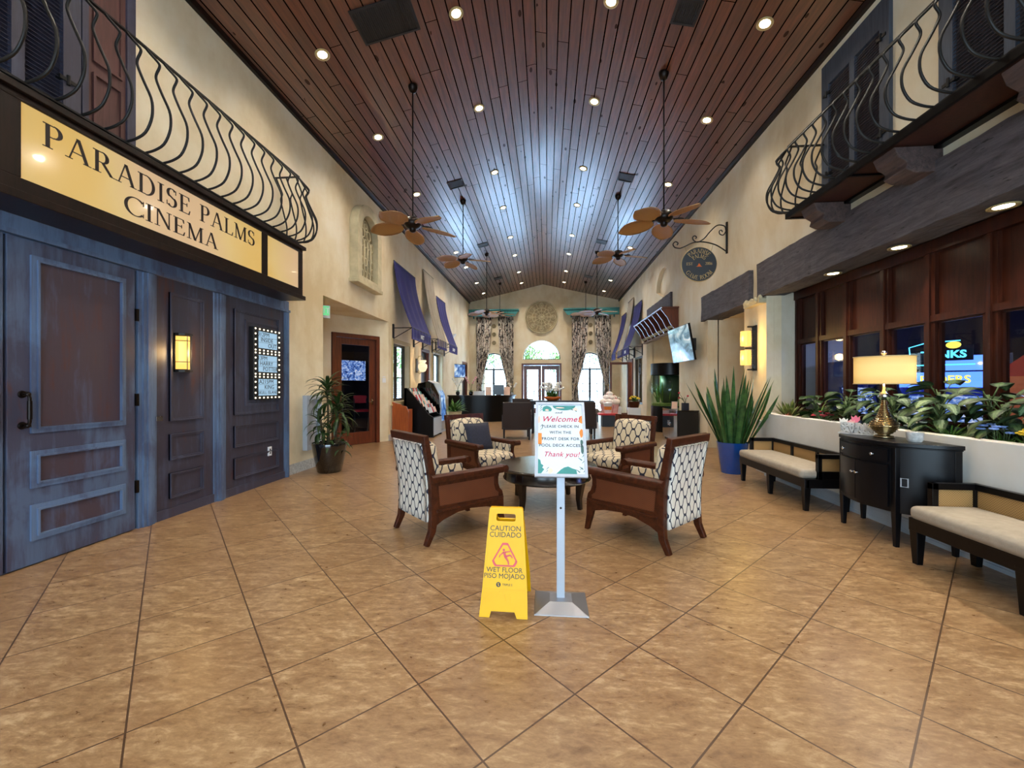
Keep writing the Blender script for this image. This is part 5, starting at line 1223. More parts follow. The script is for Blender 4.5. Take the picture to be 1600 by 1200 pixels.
# ---- potted plants by the walls
def pot(t, prof, mat, soilz, soilr):
    b = MB(); b.lathe(prof, n=40); b.build('pot', mat, t, 50)
    b = MB(); b.lathe([(0, soilz), (soilr, soilz-.01)], n=24); b.build('soil', 'soil', t)
t = thing('potted_dracaena', 'tall cane plant with drooping leaves in a glossy black pot', 'plant', (-3.56, 6.42, 0))
pot(t, [(0, 0), (.17, 0), (.19, .015), (.235, .22), (.268, .42), (.275, .47), (.268, .485), (.255, .47), (.245, .42), (.22, .3)], 'black_gloss', .43, .245)
r_ = random.Random(3)
canes = [((-.03, .0), (-.04, .0, 1.42), 46, .40), ((.06, .05), (.13, .03, 1.12), 40, .36), ((-.08, -.05), (-.12, -.08, .92), 24, .30), ((.03, -.08), (.05, -.12, .72), 16, .24), ((.10, -.02), (.22, -.02, .66), 12, .22)]
for (bx, by), top, nl, ln in canes:
    b = MB(); b.tube([(bx, by, .42), ((bx+top[0])/2+.01, (by+top[1])/2, (top[2]+.42)/2), top], [.02, .017, .014], 8); b.build('cane', 'bark', t, True)
    b = MB()
    for i in range(nl):
        az = i*2.4+r_.uniform(-.3, .3); q = i/nl; el = 1.35-1.5*(1-q)+r_.uniform(-.15, .15)
        b.leaf((top[0], top[1], top[2]-.30*(1-q)), az, el, ln*r_.uniform(.85, 1.2), .064, r_.uniform(1.3, 2.3), .2, 8, 'lance')
    b.build('leaf_rosette', 'leaf_dracaena', t, True)
t = thing('snake_plant', 'upright snake plant with long green blades in a blue pot', 'plant', (3.02, 6.92, 0))
pot(t, [(0, 0), (.17, 0), (.175, .01), (.235, .48), (.24, .50), (.228, .50), (.215, .42)], 'blue_gloss', .44, .222)
r_ = random.Random(11)
for i in range(46):
    a = r_.uniform(0, 2*PI); rr = .19*math.sqrt(r_.random()); el = 1.52-(rr/.19)*.42*r_.uniform(.3, 1.1)
    b = MB(); b.leaf((rr*math.cos(a), rr*math.sin(a), .43), a, el, r_.uniform(.75, 1.38)*(1.0-.12*rr/.19), r_.uniform(.055, .09), r_.uniform(-.15, .25), .35, 8, 'sword', r_.uniform(-1.2, 1.2)); b.build('leaf', 'leaf_snake', t, True)

# ---- planter plants
def plant(kind, x, y, label, seed, sc=1., mat=None, group=None):
    r_ = random.Random(seed); t = thing('planter_plant', label, 'plant', (x, y, .90), 0, group)
    if kind == 'dieff':
        b = MB(); b.tube([(0, 0, -.02), (.02, .01, .25*sc), (.0, .02, .42*sc)], .014, 8)
        L = MB(); n = 19
        for i in range(n):
            az = i*2.4+r_.uniform(-.3, .3); q = i/(n-1); z = (.04+.34*q)*sc; el = .25+.7*q+r_.uniform(-.15, .15); pl = r_.uniform(.10, .16)*sc
            d = Vector((math.cos(az)*math.cos(el), math.sin(az)*math.cos(el), math.sin(el)))
            if d.x > .2: d.x *= .5
            p = Vector((0, 0, z))+d*pl; b.tube([(0, 0, z-.03), p], .005, 6)
            L.leaf(p, az if math.cos(az) < .4 else az+PI*.5, el-.35, r_.uniform(.22, .33)*sc, r_.uniform(.12, .175)*sc, r_.uniform(1.2, 2.0), .10, 9, 'broad', r_.uniform(-.7, .7))
        b.build('stem', 'stem', t, True); L.build('foliage', mat or 'leaf_dieff', t, True)
    elif kind == 'agave':
        L = MB()
        for i in range(24):
            az = i*2.4; q = i/24; L.leaf((0, 0, .0), az, .5+1.0*q, r_.uniform(.22, .34)*sc, .055*sc, r_.uniform(-.2, .3), .3, 7, 'blade', r_.uniform(-.3, .3))
        L.build('foliage', mat or 'leaf_variegated', t, True)
    elif kind == 'fern':
        L = MB()
        for i in range(60):
            az = r_.uniform(0, 2*PI); L.leaf((0, 0, .0), az, r_.uniform(.5, 1.4), r_.uniform(.16, .34)*sc, .022*sc, r_.uniform(.5, 1.6), .2, 6, 'lance', r_.uniform(-.4, .4))
        L.build('foliage', mat or 'leaf_green', t, True)
    elif kind == 'flower':
        L = MB(); F = MB(); S = MB()
        for i in range(26):
            az = r_.uniform(0, 2*PI); L.leaf((r_.uniform(-.05, .05), r_.uniform(-.1, .1), .0), az, r_.uniform(.5, 1.3), r_.uniform(.08, .14)*sc, .025*sc, r_.uniform(.4, 1.2), .2, 5, 'lance')
        for i in range(9):
            p = Vector((r_.uniform(-.08, .06), r_.uniform(-.13, .13), r_.uniform(.10, .17)*sc)); S.tube([(p.x*.6, p.y*.6, 0), p], .003, 5)
            for k in range(5):
                a = 2*PI*k/5; F.ball((p.x+.016*math.cos(a), p.y+.016*math.sin(a), p.z), (.014, .014, .009), 8, 6)
        L.build('foliage', 'leaf_green', t, True); S.build('stem', 'stem', t, True); F.build('blossoms', mat, t, True)
    return t
PL = [('agave', 3.82, 6.78, 'yellow-green spiky plant at the far left end of the planter', 1, 1.05, 'leaf_variegated'),
      ('fern', 3.68, 6.62, 'reddish small-leaved plant at the foot of the spiky one', 2, .45, 'coral'),
      ('fern', 3.92, 6.25, 'fine grassy dark green plant before the second window', 3, 1.15, 'leaf_green'),
      ('dieff', 3.72, 5.98, 'dark leafy plant hanging over the planter rim, left part', 4, .85, 'leaf_dracaena'),
      ('dieff', 3.95, 5.72, 'leafy plant rising in front of the blue game poster', 5, 1.0, 'leaf_dieff'),
      ('dieff', 3.75, 5.45, 'dark leafy plant between the bench and the lamp', 6, .85, 'leaf_dracaena'),
      ('dieff', 3.85, 5.05, 'large striped leaves just left of the lamp neck', 7, 1.1, 'leaf_dieff'),
      ('dieff', 3.72, 4.72, 'pale patterned leaves directly behind the lamp', 8, .95, 'leaf_pale'),
      ('dieff', 3.95, 4.45, 'tall dark striped leaves behind the lamp shade', 9, 1.2, 'leaf_dieff'),
      ('dieff', 3.74, 4.22, 'pale silvery leafy plant right of the lamp', 10, .9, 'leaf_pale'),
      ('fern', 3.66, 4.02, 'trailing light green fern at the planter rim behind the console', 11, .75, 'leaf_green'),
      ('dieff', 3.98, 4.02, 'broad dark striped leaves below the dark window with the lit machine', 12, 1.15, 'leaf_dieff'),
      ('dieff', 3.80, 3.72, 'broad striped leaves right of the pale silvery plant', 13, .95, 'leaf_dieff'),
      ('dieff', 3.95, 3.42, 'tall striped leaves in front of the post near the right edge', 14, 1.15, 'leaf_dieff'),
      ('dieff', 3.76, 3.12, 'big grey-green striped leaves at the right picture edge', 15, 1.1, 'leaf_pale'),
      ('dieff', 3.98, 2.8, 'tall striped leaves at the right end of the view', 16, 1.1, 'leaf_dieff'),
      ('flower', 3.66, 5.75, 'pink-red flowering clump at the planter rim', 21, 1., 'flower_red'),
      ('flower', 3.68, 3.64, 'pale blue flowering clump at the planter rim', 22, 1.1, 'flower_blue'),
      ('flower', 3.72, 3.38, 'yellow flowering clump right of the pale blue flowers', 23, 1.1, 'flower_yellow'),
      ('flower', 3.80, 3.50, 'white flowering clump behind the yellow flowers', 24, 1.2, 'flower_white'),
      ('flower', 3.68, 4.42, 'small white flowers behind the console lamp', 25, .9, 'flower_white')]
for k, x, y, lab, sd, sc, mt in PL: plant(k, x, y, lab, sd, sc*(.88 if k == 'dieff' else 1), mt)
r_ = random.Random(5)
for k, (y, mt, lab) in enumerate(((3.30, 'flower_red', 'red-pink pebble ornament at the planter rim near the right edge'), (3.36, 'coral', 'coral pebble ornament beside the red-pink one'), (3.46, 'flower_white', 'white shell ornament on the planter soil, right of the blue flowers'), (3.60, 'flower_white', 'white shell ornament in front of the blue flowers'), (3.86, 'flower_white', 'white shell ornament left of the blue flowers'), (3.16, 'statue_pink', 'pale pink shell ornament at the right picture edge'))):
    b = MB(); b.ball((0, 0, 0), (.022, .03, .017), 12, 8)
    for q in range(4): b.ball((.01*math.cos(q*1.6), .022*math.sin(q*1.6), .008), .012, 8, 6)
    o = tag(b.build('pebble_ornament' if mt != 'flower_white' else 'shell_ornament', mt, None, True), lab, 'ornament'); o.location = (3.615, y, .915)
t = thing('flower_stake', 'yellow ball and red ball stake ornaments among the leaves', 'ornament', (3.72, 3.5, .9))
for dy, dz, mt in ((0., .15, 'flower_yellow'), (-.10, .20, 'flower_red'), (-.05, .22, 'flower_white')):
    b = MB(); b.tube([(0, dy, 0), (0, dy, dz)], .003, 6); b.ball((0, dy, dz), .025); b.build('ball', mt, t, True)

# ---- wall items left
t = thing('stone_niche_window', 'arched carved stone tracery panel on the left wall', 'wall relief', (XL, 8.68, 0))
def gothic(hw, z0, zs, top, n=10):
    L = [(-hw, z0), (hw, z0), (hw, zs)]
    for i in range(1, n): u = i/n; L.append((hw*math.cos(u*PI/2)**.9, zs+(top-zs)*math.sin(u*PI/2)))
    L.append((0, top))
    for i in range(n-1, 0, -1): u = i/n; L.append((-hw*math.cos(u*PI/2)**.9, zs+(top-zs)*math.sin(u*PI/2)))
    L.append((-hw, zs)); return L
b = MB(); b.mesh(shape2d([gothic(.60, 3.60, 4.75, 5.34), gothic(.40, 3.74, 4.72, 5.12)], .09), FX(.09)); b.box(0, .2, -.64, .64, 3.56, 3.64); b.build('stone_frame', 'plaster_relief', t, bevel=.01)
b = MB(); b.mesh(shape2d([gothic(.41, 3.73, 4.72, 5.13)], .01), FX(.03)); b.build('stone_back', 'plaster_dark', t)
b = MB()
for y in (-.24, -.08, .08, .24): b.box(.03, .09, y-.015, y+.015, 3.74, 4.6)
for y in (-.32, -.16, 0, .16, .32):
    for z in (4.15, 4.55, 3.86): b.tube([(.06, y+.065*math.cos(a), z+.09*math.sin(a)) for a in [2*PI*i/12 for i in range(12)]], .016, 6, True)
for y, z, r in ((-.15, 4.76, .10), (.15, 4.76, .10), (0, 4.93, .11), (0, 4.93, .05)): b.tube([(.06, y+r*math.cos(a), z+r*math.sin(a)) for a in [2*PI*i/16 for i in range(16)]], .017, 6, True)
b.build('tracery', 'plaster_relief', t, True)
# awnings
def awning(sgn, xw, y0, y1, zt, mat, label, mark=None, stripes=None):
    t = thing('fabric_awning', label, 'awning', (0, 0, 0)); xo = xw+sgn*.52; zb = 2.95
    def f(u, v):     # v 0 wall-top .. 1 outer-bottom, a hanging curve
        y = y0+(y1-y0)*u; x = xw+sgn*(.04+.48*(v**1.45)); z = zt+(zb-zt)*(v**.92); sag = .02*math.sin(u*PI*7)*math.sin(PI*v)
        return (x+sgn*sag, y, z)
    b = MB(); b.surf(f, 36, 18, .006); b.build('canopy_cloth', mat, t, True)
    b = MB(); b.surf(lambda u, v: (xo+sgn*.012*math.sin(u*40), y0+(y1-y0)*u, zb-.30*v), 30, 3, .005); vl = b.build('valance', 'awning_blue', t, True)
    if stripes:
        b = MB()
        for i in range(5): b.box(xo+sgn*.02-.003, xo+sgn*.02+.003, y0+(y1-y0)*(.06+.2*i), y0+(y1-y0)*(.13+.2*i), zb-.22, zb+.0)
        b.build('valance_stripes', 'awning_cream', vl)
    if mark:
        b = MB(); F = FX if sgn > 0 else FXm; b.mesh(text(mark, .15, .002, bold=.006), F(xo+sgn*.022, (y0+y1)/2, zb-.17)); b.build('lettering', 'white', vl)
    for y in (y0+.03, y1-.03):
        b = MB(); b.tube([(xw, y, 2.95), (xo, y, 2.95)], .012, 6); b.tube([(xw, y, 2.66), (xo, y, 2.95)], .010, 6); b.box(min(xw, xw+sgn*.03), max(xw, xw+sgn*.03), y-.04, y+.04, 2.60, 3.05); b.build('wall_bracket', 'iron', t)
    b = MB(); b.tube([(xo, y0, 2.95), (xo, y1, 2.95)], .014, 6); b.build('front_rod', 'iron', t)
    b = MB(); b.tube([(xw+sgn*.04, y0, zt), (xw+sgn*.04, y1, zt)], .014, 6); b.build('top_rod', 'iron', t)
    return t
awning(1, XL, 10.42, 12.15, 4.72, 'awning_blue', 'purple-blue fabric awning nearest on the left wall', 'MKT')
awning(1, XL, 12.98, 14.15, 5.22, 'awning_cream', 'cream fabric awning on the left wall, higher than its neighbours', None, True)
awning(1, XL, 14.55, 15.85, 4.70, 'awning_blue', 'purple-blue fabric awning on the left wall, beyond the cream one', 'SHOP')
awning(-1, XR, 16.0, 17.4, 4.72, 'awning_blue', 'purple-blue fabric awning nearest on the right wall', 'CAFE')
awning(-1, XR, 17.5, 18.6, 5.15, 'awning_cream', 'cream fabric awning on the right wall between two blue ones', None, True)
awning(-1, XR, 19.1, 20.2, 4.80, 'awning_blue', 'purple-blue fabric awning farthest along the right wall')
# shell lantern, tv, uplight, extinguisher case
t = thing('shell_lantern', 'glowing shell glass wall lantern beside the left doorway', 'wall lamp', (XL, 12.40, 2.05))
b = MB(); b.box(0, .03, -.09, .09, -.22, .22); b.build('backplate', 'window_frame', t, bevel=.01)
b = MB(); b.tube([(.02, 0, .15), (.08, 0, .30), (.17, 0, .30), (.2, 0, .2)], .012, 8); b.tube([(.02, 0, -.15), (.1, 0, -.26), (.17, 0, -.2)], .010, 8); b.build('arm', 'gold', t, True)
b = MB(); b.lathe([(.02, -.2), (.09, -.17), (.145, -.06), (.14, .03), (.07, .08), (.12, .14), (.11, .17)], (.2, 0, 0), 12); b.build('glass_shade', 'glass_shell', t)
l = bpy.data.lights.new('lantern_bulb', 'POINT'); l.energy = 18; l.color = (1, .72, .4); lo = bpy.data.objects.new('lantern_bulb', l); COL.objects.link(lo); lo.parent = t; lo.location = (.42, 0, 0)
t = thing('television', 'small wall mounted television at the far left', 'television', (XL+.16, 17.95, 2.1), 0, rot=(PI/2, 0, math.radians(62)))
b = MB(); b.box(-.42, .42, -.30, .30, -.03, 0); b.build('casing', 'black_plastic', t)
b = MB(); b.box(-.40, .40, -.28, .28, 0, .004); b.build('screen', 'screen_panel', t)
b = MB(); b.box(-.06, .06, -.06, .06, -.16, -.03); b.build('wall_mount', 'iron', t)
b = MB(); b.add([(0, -.16, .1), (0, .16, .1), (.22, .10, .12), (.22, -.10, .12), (0, -.10, -.12), (0, .10, -.12), (.06, .05, -.1), (.06, -.05, -.1)], [(0,1,2,3),(7,6,5,4),(0,3,7,4),(3,2,6,7),(2,1,5,6),(1,0,4,5)])
o = tag(b.build('wall_uplight', 'white'), 'small white wedge uplight high on the far left wall', 'wall lamp'); o.location = (XL, 17.0, 3.5)
t = thing('extinguisher_cabinet', 'pale metal glass-fronted case on the wall behind the tall plant', 'cabinet', (XL, 6.68, .78))
b = MB(); b.mesh(shape2d([rect(-.22, .22, -.45, .47), rect(-.17, .17, -.38, .40)], .04), FX(.04)); b.box(0, .02, -.2, .2, -.42, .44); b.build('case_frame', 'white_metal', t, bevel=.004)
b = MB(); b.box(.03, .034, -.17, .17, -.38, .40); b.build('case_glass', 'glass', t)
b = MB(); b.lathe([(0, -.30), (.055, -.30), (.06, .05), (.03, .12), (.02, .2), (0, .2)], (.025, 0, 0), 16, .9); b.build('case_door_handle', 'chrome', t, True) if 0 else None
b = MB(); b.box(.034, .05, .12, .15, -.06, .06); b.build('latch', 'chrome', t)
# ---- right wall items
t = thing('hanging_sign', 'round navy game room sign hanging from a scrolled iron bracket', 'sign', (0, 8.66, 0))
def scroll(cx, cz, r, a0, a1, n=24, shrink=.25): return [(cx+r*(1-(1-shrink)*i/n)*math.cos(a0+(a1-a0)*i/n), 0, cz+r*(1-(1-shrink)*i/n)*math.sin(a0+(a1-a0)*i/n)) for i in range(n+1)]
b = MB(); b.box(XR-.03, XR, -.02, .02, 4.12, 4.76)
arc1 = [(XR-.02, 0, 4.16), (3.45, 0, 4.30), (3.2, 0, 4.37), (3.0, 0, 4.36), (2.82, 0, 4.28), (2.74, 0, 4.25)]
b.tube(smooth_path(arc1, 4), .013, 7); b.tube(smooth_path([(2.74, 0, 4.25), (2.64, 0, 4.27), (2.60, 0, 4.34), (2.65, 0, 4.39), (2.70, 0, 4.36), (2.68, 0, 4.32)], 4), .012, 7)
arc2 = [(XR-.03, 0, 4.58), (3.62, 0, 4.68), (3.48, 0, 4.70), (3.34, 0, 4.58), (3.22, 0, 4.44), (3.1, 0, 4.37), (3.02, 0, 4.40), (2.99, 0, 4.46), (3.03, 0, 4.50), (3.07, 0, 4.47), (3.05, 0, 4.44)]
b.tube(smooth_path(arc2, 4), .012, 7); b.tube(smooth_path([(XR-.03, 0, 4.58), (3.6, 0, 4.50), (3.53, 0, 4.52), (3.52, 0, 4.58), (3.56, 0, 4.60), (3.58, 0, 4.56)], 4), .011, 7)
b.build('bracket', 'iron', t, True)
b = MB(); b.tube([(2.83, 0, 4.30), (2.87, 0, 4.18)], .005, 6); b.build('chain', 'gold', t)
b = MB(); b.tube([(3.40, 0, 4.32), (3.36, 0, 4.18)], .005, 6); b.build('chain', 'gold', t)
DC = (3.115, 3.91)
b = MB(); b.cyl((DC[0], -.02, DC[1]), (DC[0], .02, DC[1]), .345, n=48); dk = b.build('sign_disc', 'sign_navy', t, 40)
b = MB(); b.tube([(DC[0]+.348*math.cos(a), 0, DC[1]+.348*math.sin(a)) for a in [2*PI*i/48 for i in range(48)]], .012, 6, True); b.build('disc_rim', 'gold', t, True)
b = MB(); DM2 = FY(-.022, DC[0], DC[1])
serif_arc(b, 'PARADISE', .085, .270, PI/2, DM2, 1.75); serif_arc(b, 'PALMS', .08, .170, PI/2, DM2, 1.75)
serif_arc(b, 'GAME ROOM', .085, .275, -PI/2, DM2, 2.05, True)
serif(b, 'EST', .055, DM2 @ Matrix.Translation((-.19, .01, 0)), .13); serif(b, '2006', .055, DM2 @ Matrix.Translation((.19, .01, 0)), .14)
b.build('lettering', 'gold', dk)
b = MB(); b.mesh(shape2d([[(-.06, -.05), (.06, -.05), (.03, -.035), (.02, -.01), (-.005, .02), (-.02, -.01), (-.03, -.035)]], .002), DM2); b.build('emblem', 'terracotta', dk)
t = thing('wall_sconce', 'double amber glass sconce in a filigree iron frame on the right wall', 'wall lamp', (XR, 7.55, 2.08))
b = MB(); b.box(-.02, 0, -.07, .07, -.40, .40)
for z in (-.38, 0, .38): b.box(-.13, 0, -.015, .015, z-.012, z+.012)
b.box(-.17, 0, -.02, .02, -.015, .015)
for z in [-.34+.085*i for i in range(9)]: b.tube([(-.035, -.045, z-.035), (-.05, 0, z), (-.035, .045, z+.035)], .005, 5); b.tube([(-.035, -.045, z+.035), (-.05, 0, z), (-.035, .045, z-.035)], .005, 5)
b.build('iron_frame', 'iron', t)
for z in (.17, -.17):
    b = MB(); b.lathe([(0, -.13), (.085, -.13), (.09, 0), (.085, .13), (.0, .13)], (-.16, 0, z), 20); b.build('glass_shade', 'glass_amber', t, 50)
    l = bpy.data.lights.new('sconce_bulb', 'POINT'); l.energy = 10; l.color = (1, .62, .2); l.shadow_soft_size = .06; lo = bpy.data.objects.new('sconce_bulb', l); COL.objects.link(lo); lo.parent = t; lo.location = (-.32, -.05, z)
t = thing('plaster_capital', 'small white crumbling plaster capital above the amber sconce', 'ornament', (3.62, 7.46, 2.86))
b = MB(); r_ = random.Random(2)
b.box(-.06, .06, -.28, .26, -.05, .03)
for i in range(9): b.ball((-.05+r_.uniform(-.02, .02), -.26+.065*i, .03+r_.uniform(-.02, .02)), (.035, .04, .045), 8, 6)
b.build('carving', 'plaster_relief', t)
# wall television
t = thing('television', 'large tilted television on a wall arm above the black side cabinet', 'television', (0, 0, 0))
TQ = [Vector(p) for p in ((3.26, 11.35, 2.90), (3.32, 9.92, 2.90), (3.47, 9.92, 2.03), (3.42, 11.35, 2.03))]   # far top, near top, near bottom, far bottom
nx = (TQ[1]-TQ[0]).cross(TQ[3]-TQ[0]).normalized()
if nx.x > 0: nx = -nx
def slab(q, d0, d1):
    m = MB(); m.add([p+nx*d0 for p in q]+[p+nx*d1 for p in q], [(3,2,1,0),(4,5,6,7),(0,1,5,4),(1,2,6,5),(2,3,7,6),(3,0,4,7)]); return m
slab(TQ, -.05, 0).build('casing', 'black_plastic', t, bevel=.004)
cq = sum(TQ, Vector())/4; q2 = [cq+(p-cq)*.97 for p in TQ]
m = MB(); m.add([p+nx*.002 for p in q2], [(0, 3, 2, 1)], [[(0, 1), (0, 0), (1, 0), (1, 1)]]); m.build('screen', 'screen_reflection', t)  # emissive colours paint a bright window's reflection onto the screen
b = MB(); b.box(3.45, XR, 10.4, 10.8, 2.3, 2.6); b.build('wall_mount', 'iron', t)
# side cabinet
t = thing('side_cabinet', 'black two door cabinet against the white wall under the television', 'cabinet', (3.14, 10.13, 0))
b = MB(); b.box(.02, .50, 0, 1.25, .06, .80); b.box(.05, .48, .03, 1.22, 0, .06); b.build('body', 'black', t, bevel=.004)
b = MB(); b.box(0, .51, -.015, 1.265, .80, .825); b.build('cabinet_top', 'black_gloss', t, bevel=.003)
for y0, y1, hy in ((.01, .62, .56), (.63, 1.24, .69)):
    b = MB(); b.box(0, .02, y0, y1, .07, .79); dd = b.build('door', 'black_gloss', t, bevel=.003)
    b = MB(); b.tube([(-.012, hy+.04*math.cos(a), .47+.06*math.sin(a)) for a in [2*PI*i/14 for i in range(14)]], .006, 6, True); b.build('handle', 'chrome', dd, True)
t = thing('flower_pot', 'small dark blue pot with red flowers on the side cabinet', 'plant', (3.40, 10.35, .825))
b = MB(); b.box(-.07, .07, -.07, .07, 0, .17); b.build('pot', 'navy', t, bevel=.004)
b = MB(); L = MB(); F = MB(); r_ = random.Random(8)
for i in range(7):
    p = Vector((r_.uniform(-.2, .2), r_.uniform(-.12, .12), r_.uniform(.28, .42))); b.tube([(0, 0, .15), (p.x*.4, p.y*.4, .27), p], .005, 5); L.leaf((p.x*.4, p.y*.4, .26), r_.uniform(0, 6.2), .5, .09, .03, .6)
    if i < 4: F.ball(p, .025, 8, 6)
b.build('stem', 'stem', t, True); L.build('foliage', 'leaf_green', t, True); F.build('blossoms', 'flower_red', t, True)
t = thing('picture_stand', 'small white framed card standing on the side cabinet', 'picture frame', (3.22, 10.62, .825), -.6)
b = MB(); b.X = Matrix.Rotation(-.15, 4, 'X'); b.mesh(shape2d([rect(-.08, .08, 0, .20), rect(-.068, .068, .012, .188)], .006), FY(0)); b.build('frame', 'steel', t)
b = MB(); b.X = Matrix.Rotation(-.15, 4, 'X'); b.box(-.07, .07, -.001, .003, .01, .19); b.build('card', 'poster_blush', t)
# aquarium
t = thing('aquarium', 'round cylinder aquarium with dark hood in the right alcove', 'aquarium', (3.86, 13.2, 0))
b = MB(); b.lathe([(0, 0), (.56, 0), (.56, .80), (0, .80)], n=48); b.build('stand', 'black_wood', t, 40)
b = MB(); b.lathe([(.55, .80), (.55, 1.78)], n=48); b.build('tank_glass', 'tank_glass', t, True)
b = MB(); b.lathe([(0, .80), (.53, .80), (.53, .88), (0, .90)], n=32); b.build('gravel', 'gravel', t, 40)
b = MB(); b.lathe([(0, .89), (.22, .9), (.30, 1.2), (.28, 1.74), (0, 1.75)], n=24); b.build('tank_core', 'aqua_green', t, True)
b = MB(); b.lathe([(.57, 1.76), (.57, 2.12), (0, 2.13)], n=48); b.lathe([(0, 1.76), (.57, 1.76)], n=48); b.build('hood', 'black_wood', t, 40)
b = MB(); r_ = random.Random(4)
for i in range(26):
    a = r_.uniform(PI*.7, PI*1.7); b.leaf((.38*math.cos(a), .38*math.sin(a), .9), a+r_.uniform(-1, 1), r_.uniform(1.2, 1.5), r_.uniform(.3, .75), .05, .4, .2, 7, 'blade', r_.uniform(-1, 1))
b.build('water_plants', 'leaf_green', t, True)
l = bpy.data.lights.new('tank_lamp', 'POINT'); l.energy = 14; l.color = (.8, 1, .85); lo = bpy.data.objects.new('tank_lamp', l); COL.objects.link(lo); lo.parent = t; lo.location = (-.42, 0, 1.70)
b = MB(); b.box(3.70, 3.74, 14.7, 15.35, 1.2, 2.0)
tag(b.build('notice_board', 'black'), 'black rectangular panel on the wall edge left of the aquarium', 'panel').location.x = .2
# timber canopy over the aquarium alcove
t = thing('timber_canopy', 'brown flared timber canopy with pale beads above the aquarium alcove', 'canopy', (XR, 0, 0))
for i in range(8):
    y = 11.75+.5*i; b = MB(); b.prism([(0, 2.98), (-.10, 3.02), (-.22, 3.16), (-.30, 3.34), (-.48, 3.58), (-.44, 3.62), (-.22, 3.60), (0, 3.60)], 'y', y, y+.06); b.build('rafter', 'door_wood', t)
b = MB(); b.add([(0, 11.7, 3.60), (-.46, 11.7, 3.60), (-.46, 15.4, 3.60), (0, 15.4, 3.60), (0, 11.7, 3.64), (-.48, 11.7, 3.63), (-.48, 15.4, 3.63), (0, 15.4, 3.64)], [(3,2,1,0),(4,5,6,7),(0,1,5,4),(1,2,6,5),(2,3,7,6),(3,0,4,7)]); b.box(-.12, 0, 11.7, 15.4, 2.96, 3.02); b.build('canopy_board', 'door_wood', t)
for i in range(14): b = MB(); b.ball((-.15, 11.85+.26*i, 3.10), .05, 10, 8); b.build('bead', 'plaster_relief', t, True)

# ---- far wall dressing
t = thing('rose_window_medallion', 'round carved stone rose medallion high on the far wall', 'wall relief', (CXF, YF, 4.98))
b = MB(); b.cyl((0, -.05, 0), (0, 0, 0), .84, n=48); b.build('disc', 'plaster_dark', t, 40)
b = MB()
for r, w in ((.82, .035), (.74, .015), (.47, .02), (.13, .035)): b.tube([(r*math.cos(a), -.06, r*math.sin(a)) for a in [2*PI*i/48 for i in range(48)]], w, 6, True)
for k in range(12):
    a = 2*PI*k/12; c, s_ = math.cos(a), math.sin(a); b.tube([(.13*c, -.06, .13*s_), (.44*c, -.06, .44*s_)], .02, 6)
    b.tube([(.39*math.cos(a+PI/12)+.095*math.cos(q), -.06, .39*math.sin(a+PI/12)+.095*math.sin(q)) for q in [2*PI*i/12 for i in range(12)]], .016, 6, True)
for k in range(8):
    a = 2*PI*k/8; b.tube([(.61*math.cos(a)+.10*math.cos(q), -.06, .61*math.sin(a)+.10*math.sin(q)) for q in [2*PI*i/12 for i in range(12)]], .02, 6, True); b.ball((.61*math.cos(a), -.06, .61*math.sin(a)), (.06, .04, .06), 8, 6)
    a += PI/8; b.tube([(.50*math.cos(a), -.06, .50*math.sin(a)), (.72*math.cos(a), -.06, .72*math.sin(a))], .018, 6)
b.ball((0, -.06, 0), (.09, .05, .09)); b.build('carving', 'plaster_relief', t, True)
for i, (x0, x1, flare, lab) in enumerate(((-4.0, -1.62, 1, 'teal wooden cornice shelf above the left curtains'), (1.05, 3.62, -1, 'teal wooden cornice shelf above the right curtains'))):
    t = thing('cornice_shelf', lab, 'cornice', (0, 0, 0)); b = MB()
    xa, xb = (x0, x1+.2) if flare > 0 else (x0-.2, x1)
    b.prism([(x0, 5.02), (x1, 5.02), (xb, 5.30), (xa, 5.30)], 'y', YF-.36, YF-.30); b.box(xa, xb, YF-.42, YF, 5.30, 5.36); b.build('shelf_board', 'teal', t)
    for xx in ((x0+.2, (x0+x1)/2, x1-.2)): b = MB(); b.prism([(YF-.30, 5.30), (YF, 5.30), (YF, 4.95), (YF-.06, 4.95), (YF-.12, 5.12)], 'x', xx-.03, xx+.03); b.build('bracket', 'teal', t)
def curtain(xo, xtop, xmid, xbot, label):
    t = thing('curtain_panel', label, 'curtain', (0, YF-.16, 0))
    def f(u, v):
        z = 5.0-4.9*v; fold = .035
        if v < .40: xi = xtop+(xmid-xtop)*(v/.40)**1.5
        elif v < .72: xi = xmid+(xbot-xmid)*((v-.40)/.32)
        else: xi = xbot+(xmid-xbot)*.25*((v-.72)/.28)
        return (xo+(xi-xo)*u, fold*math.sin(u*2*PI*6+v*1.5)+.01*math.sin(v*30+u*20), z)
    b = MB(); b.surf(f, 60, 40, .01, uvscale=(1.2, 4.9)); b.build('cloth', 'curtain', t, True)
    b = MB(); xm = (xo+xbot)/2; b.tube([(xo, .03, 1.55), (xm, -.07, 1.46), (xbot, -.02, 1.5)], .018, 6); b.build('tieback', 'gold', t, True)
    return t
curtain(-3.64, -2.86, -3.02, -3.38, 'patterned curtain panel left of the left arched window')
curtain(-1.72, -2.52, -2.42, -2.05, 'patterned curtain panel right of the left arched window')
curtain(1.28, 2.10, 1.98, 1.58, 'patterned curtain panel left of the right arched window')
curtain(3.22, 2.42, 2.54, 2.92, 'patterned curtain panel right of the right arched window')
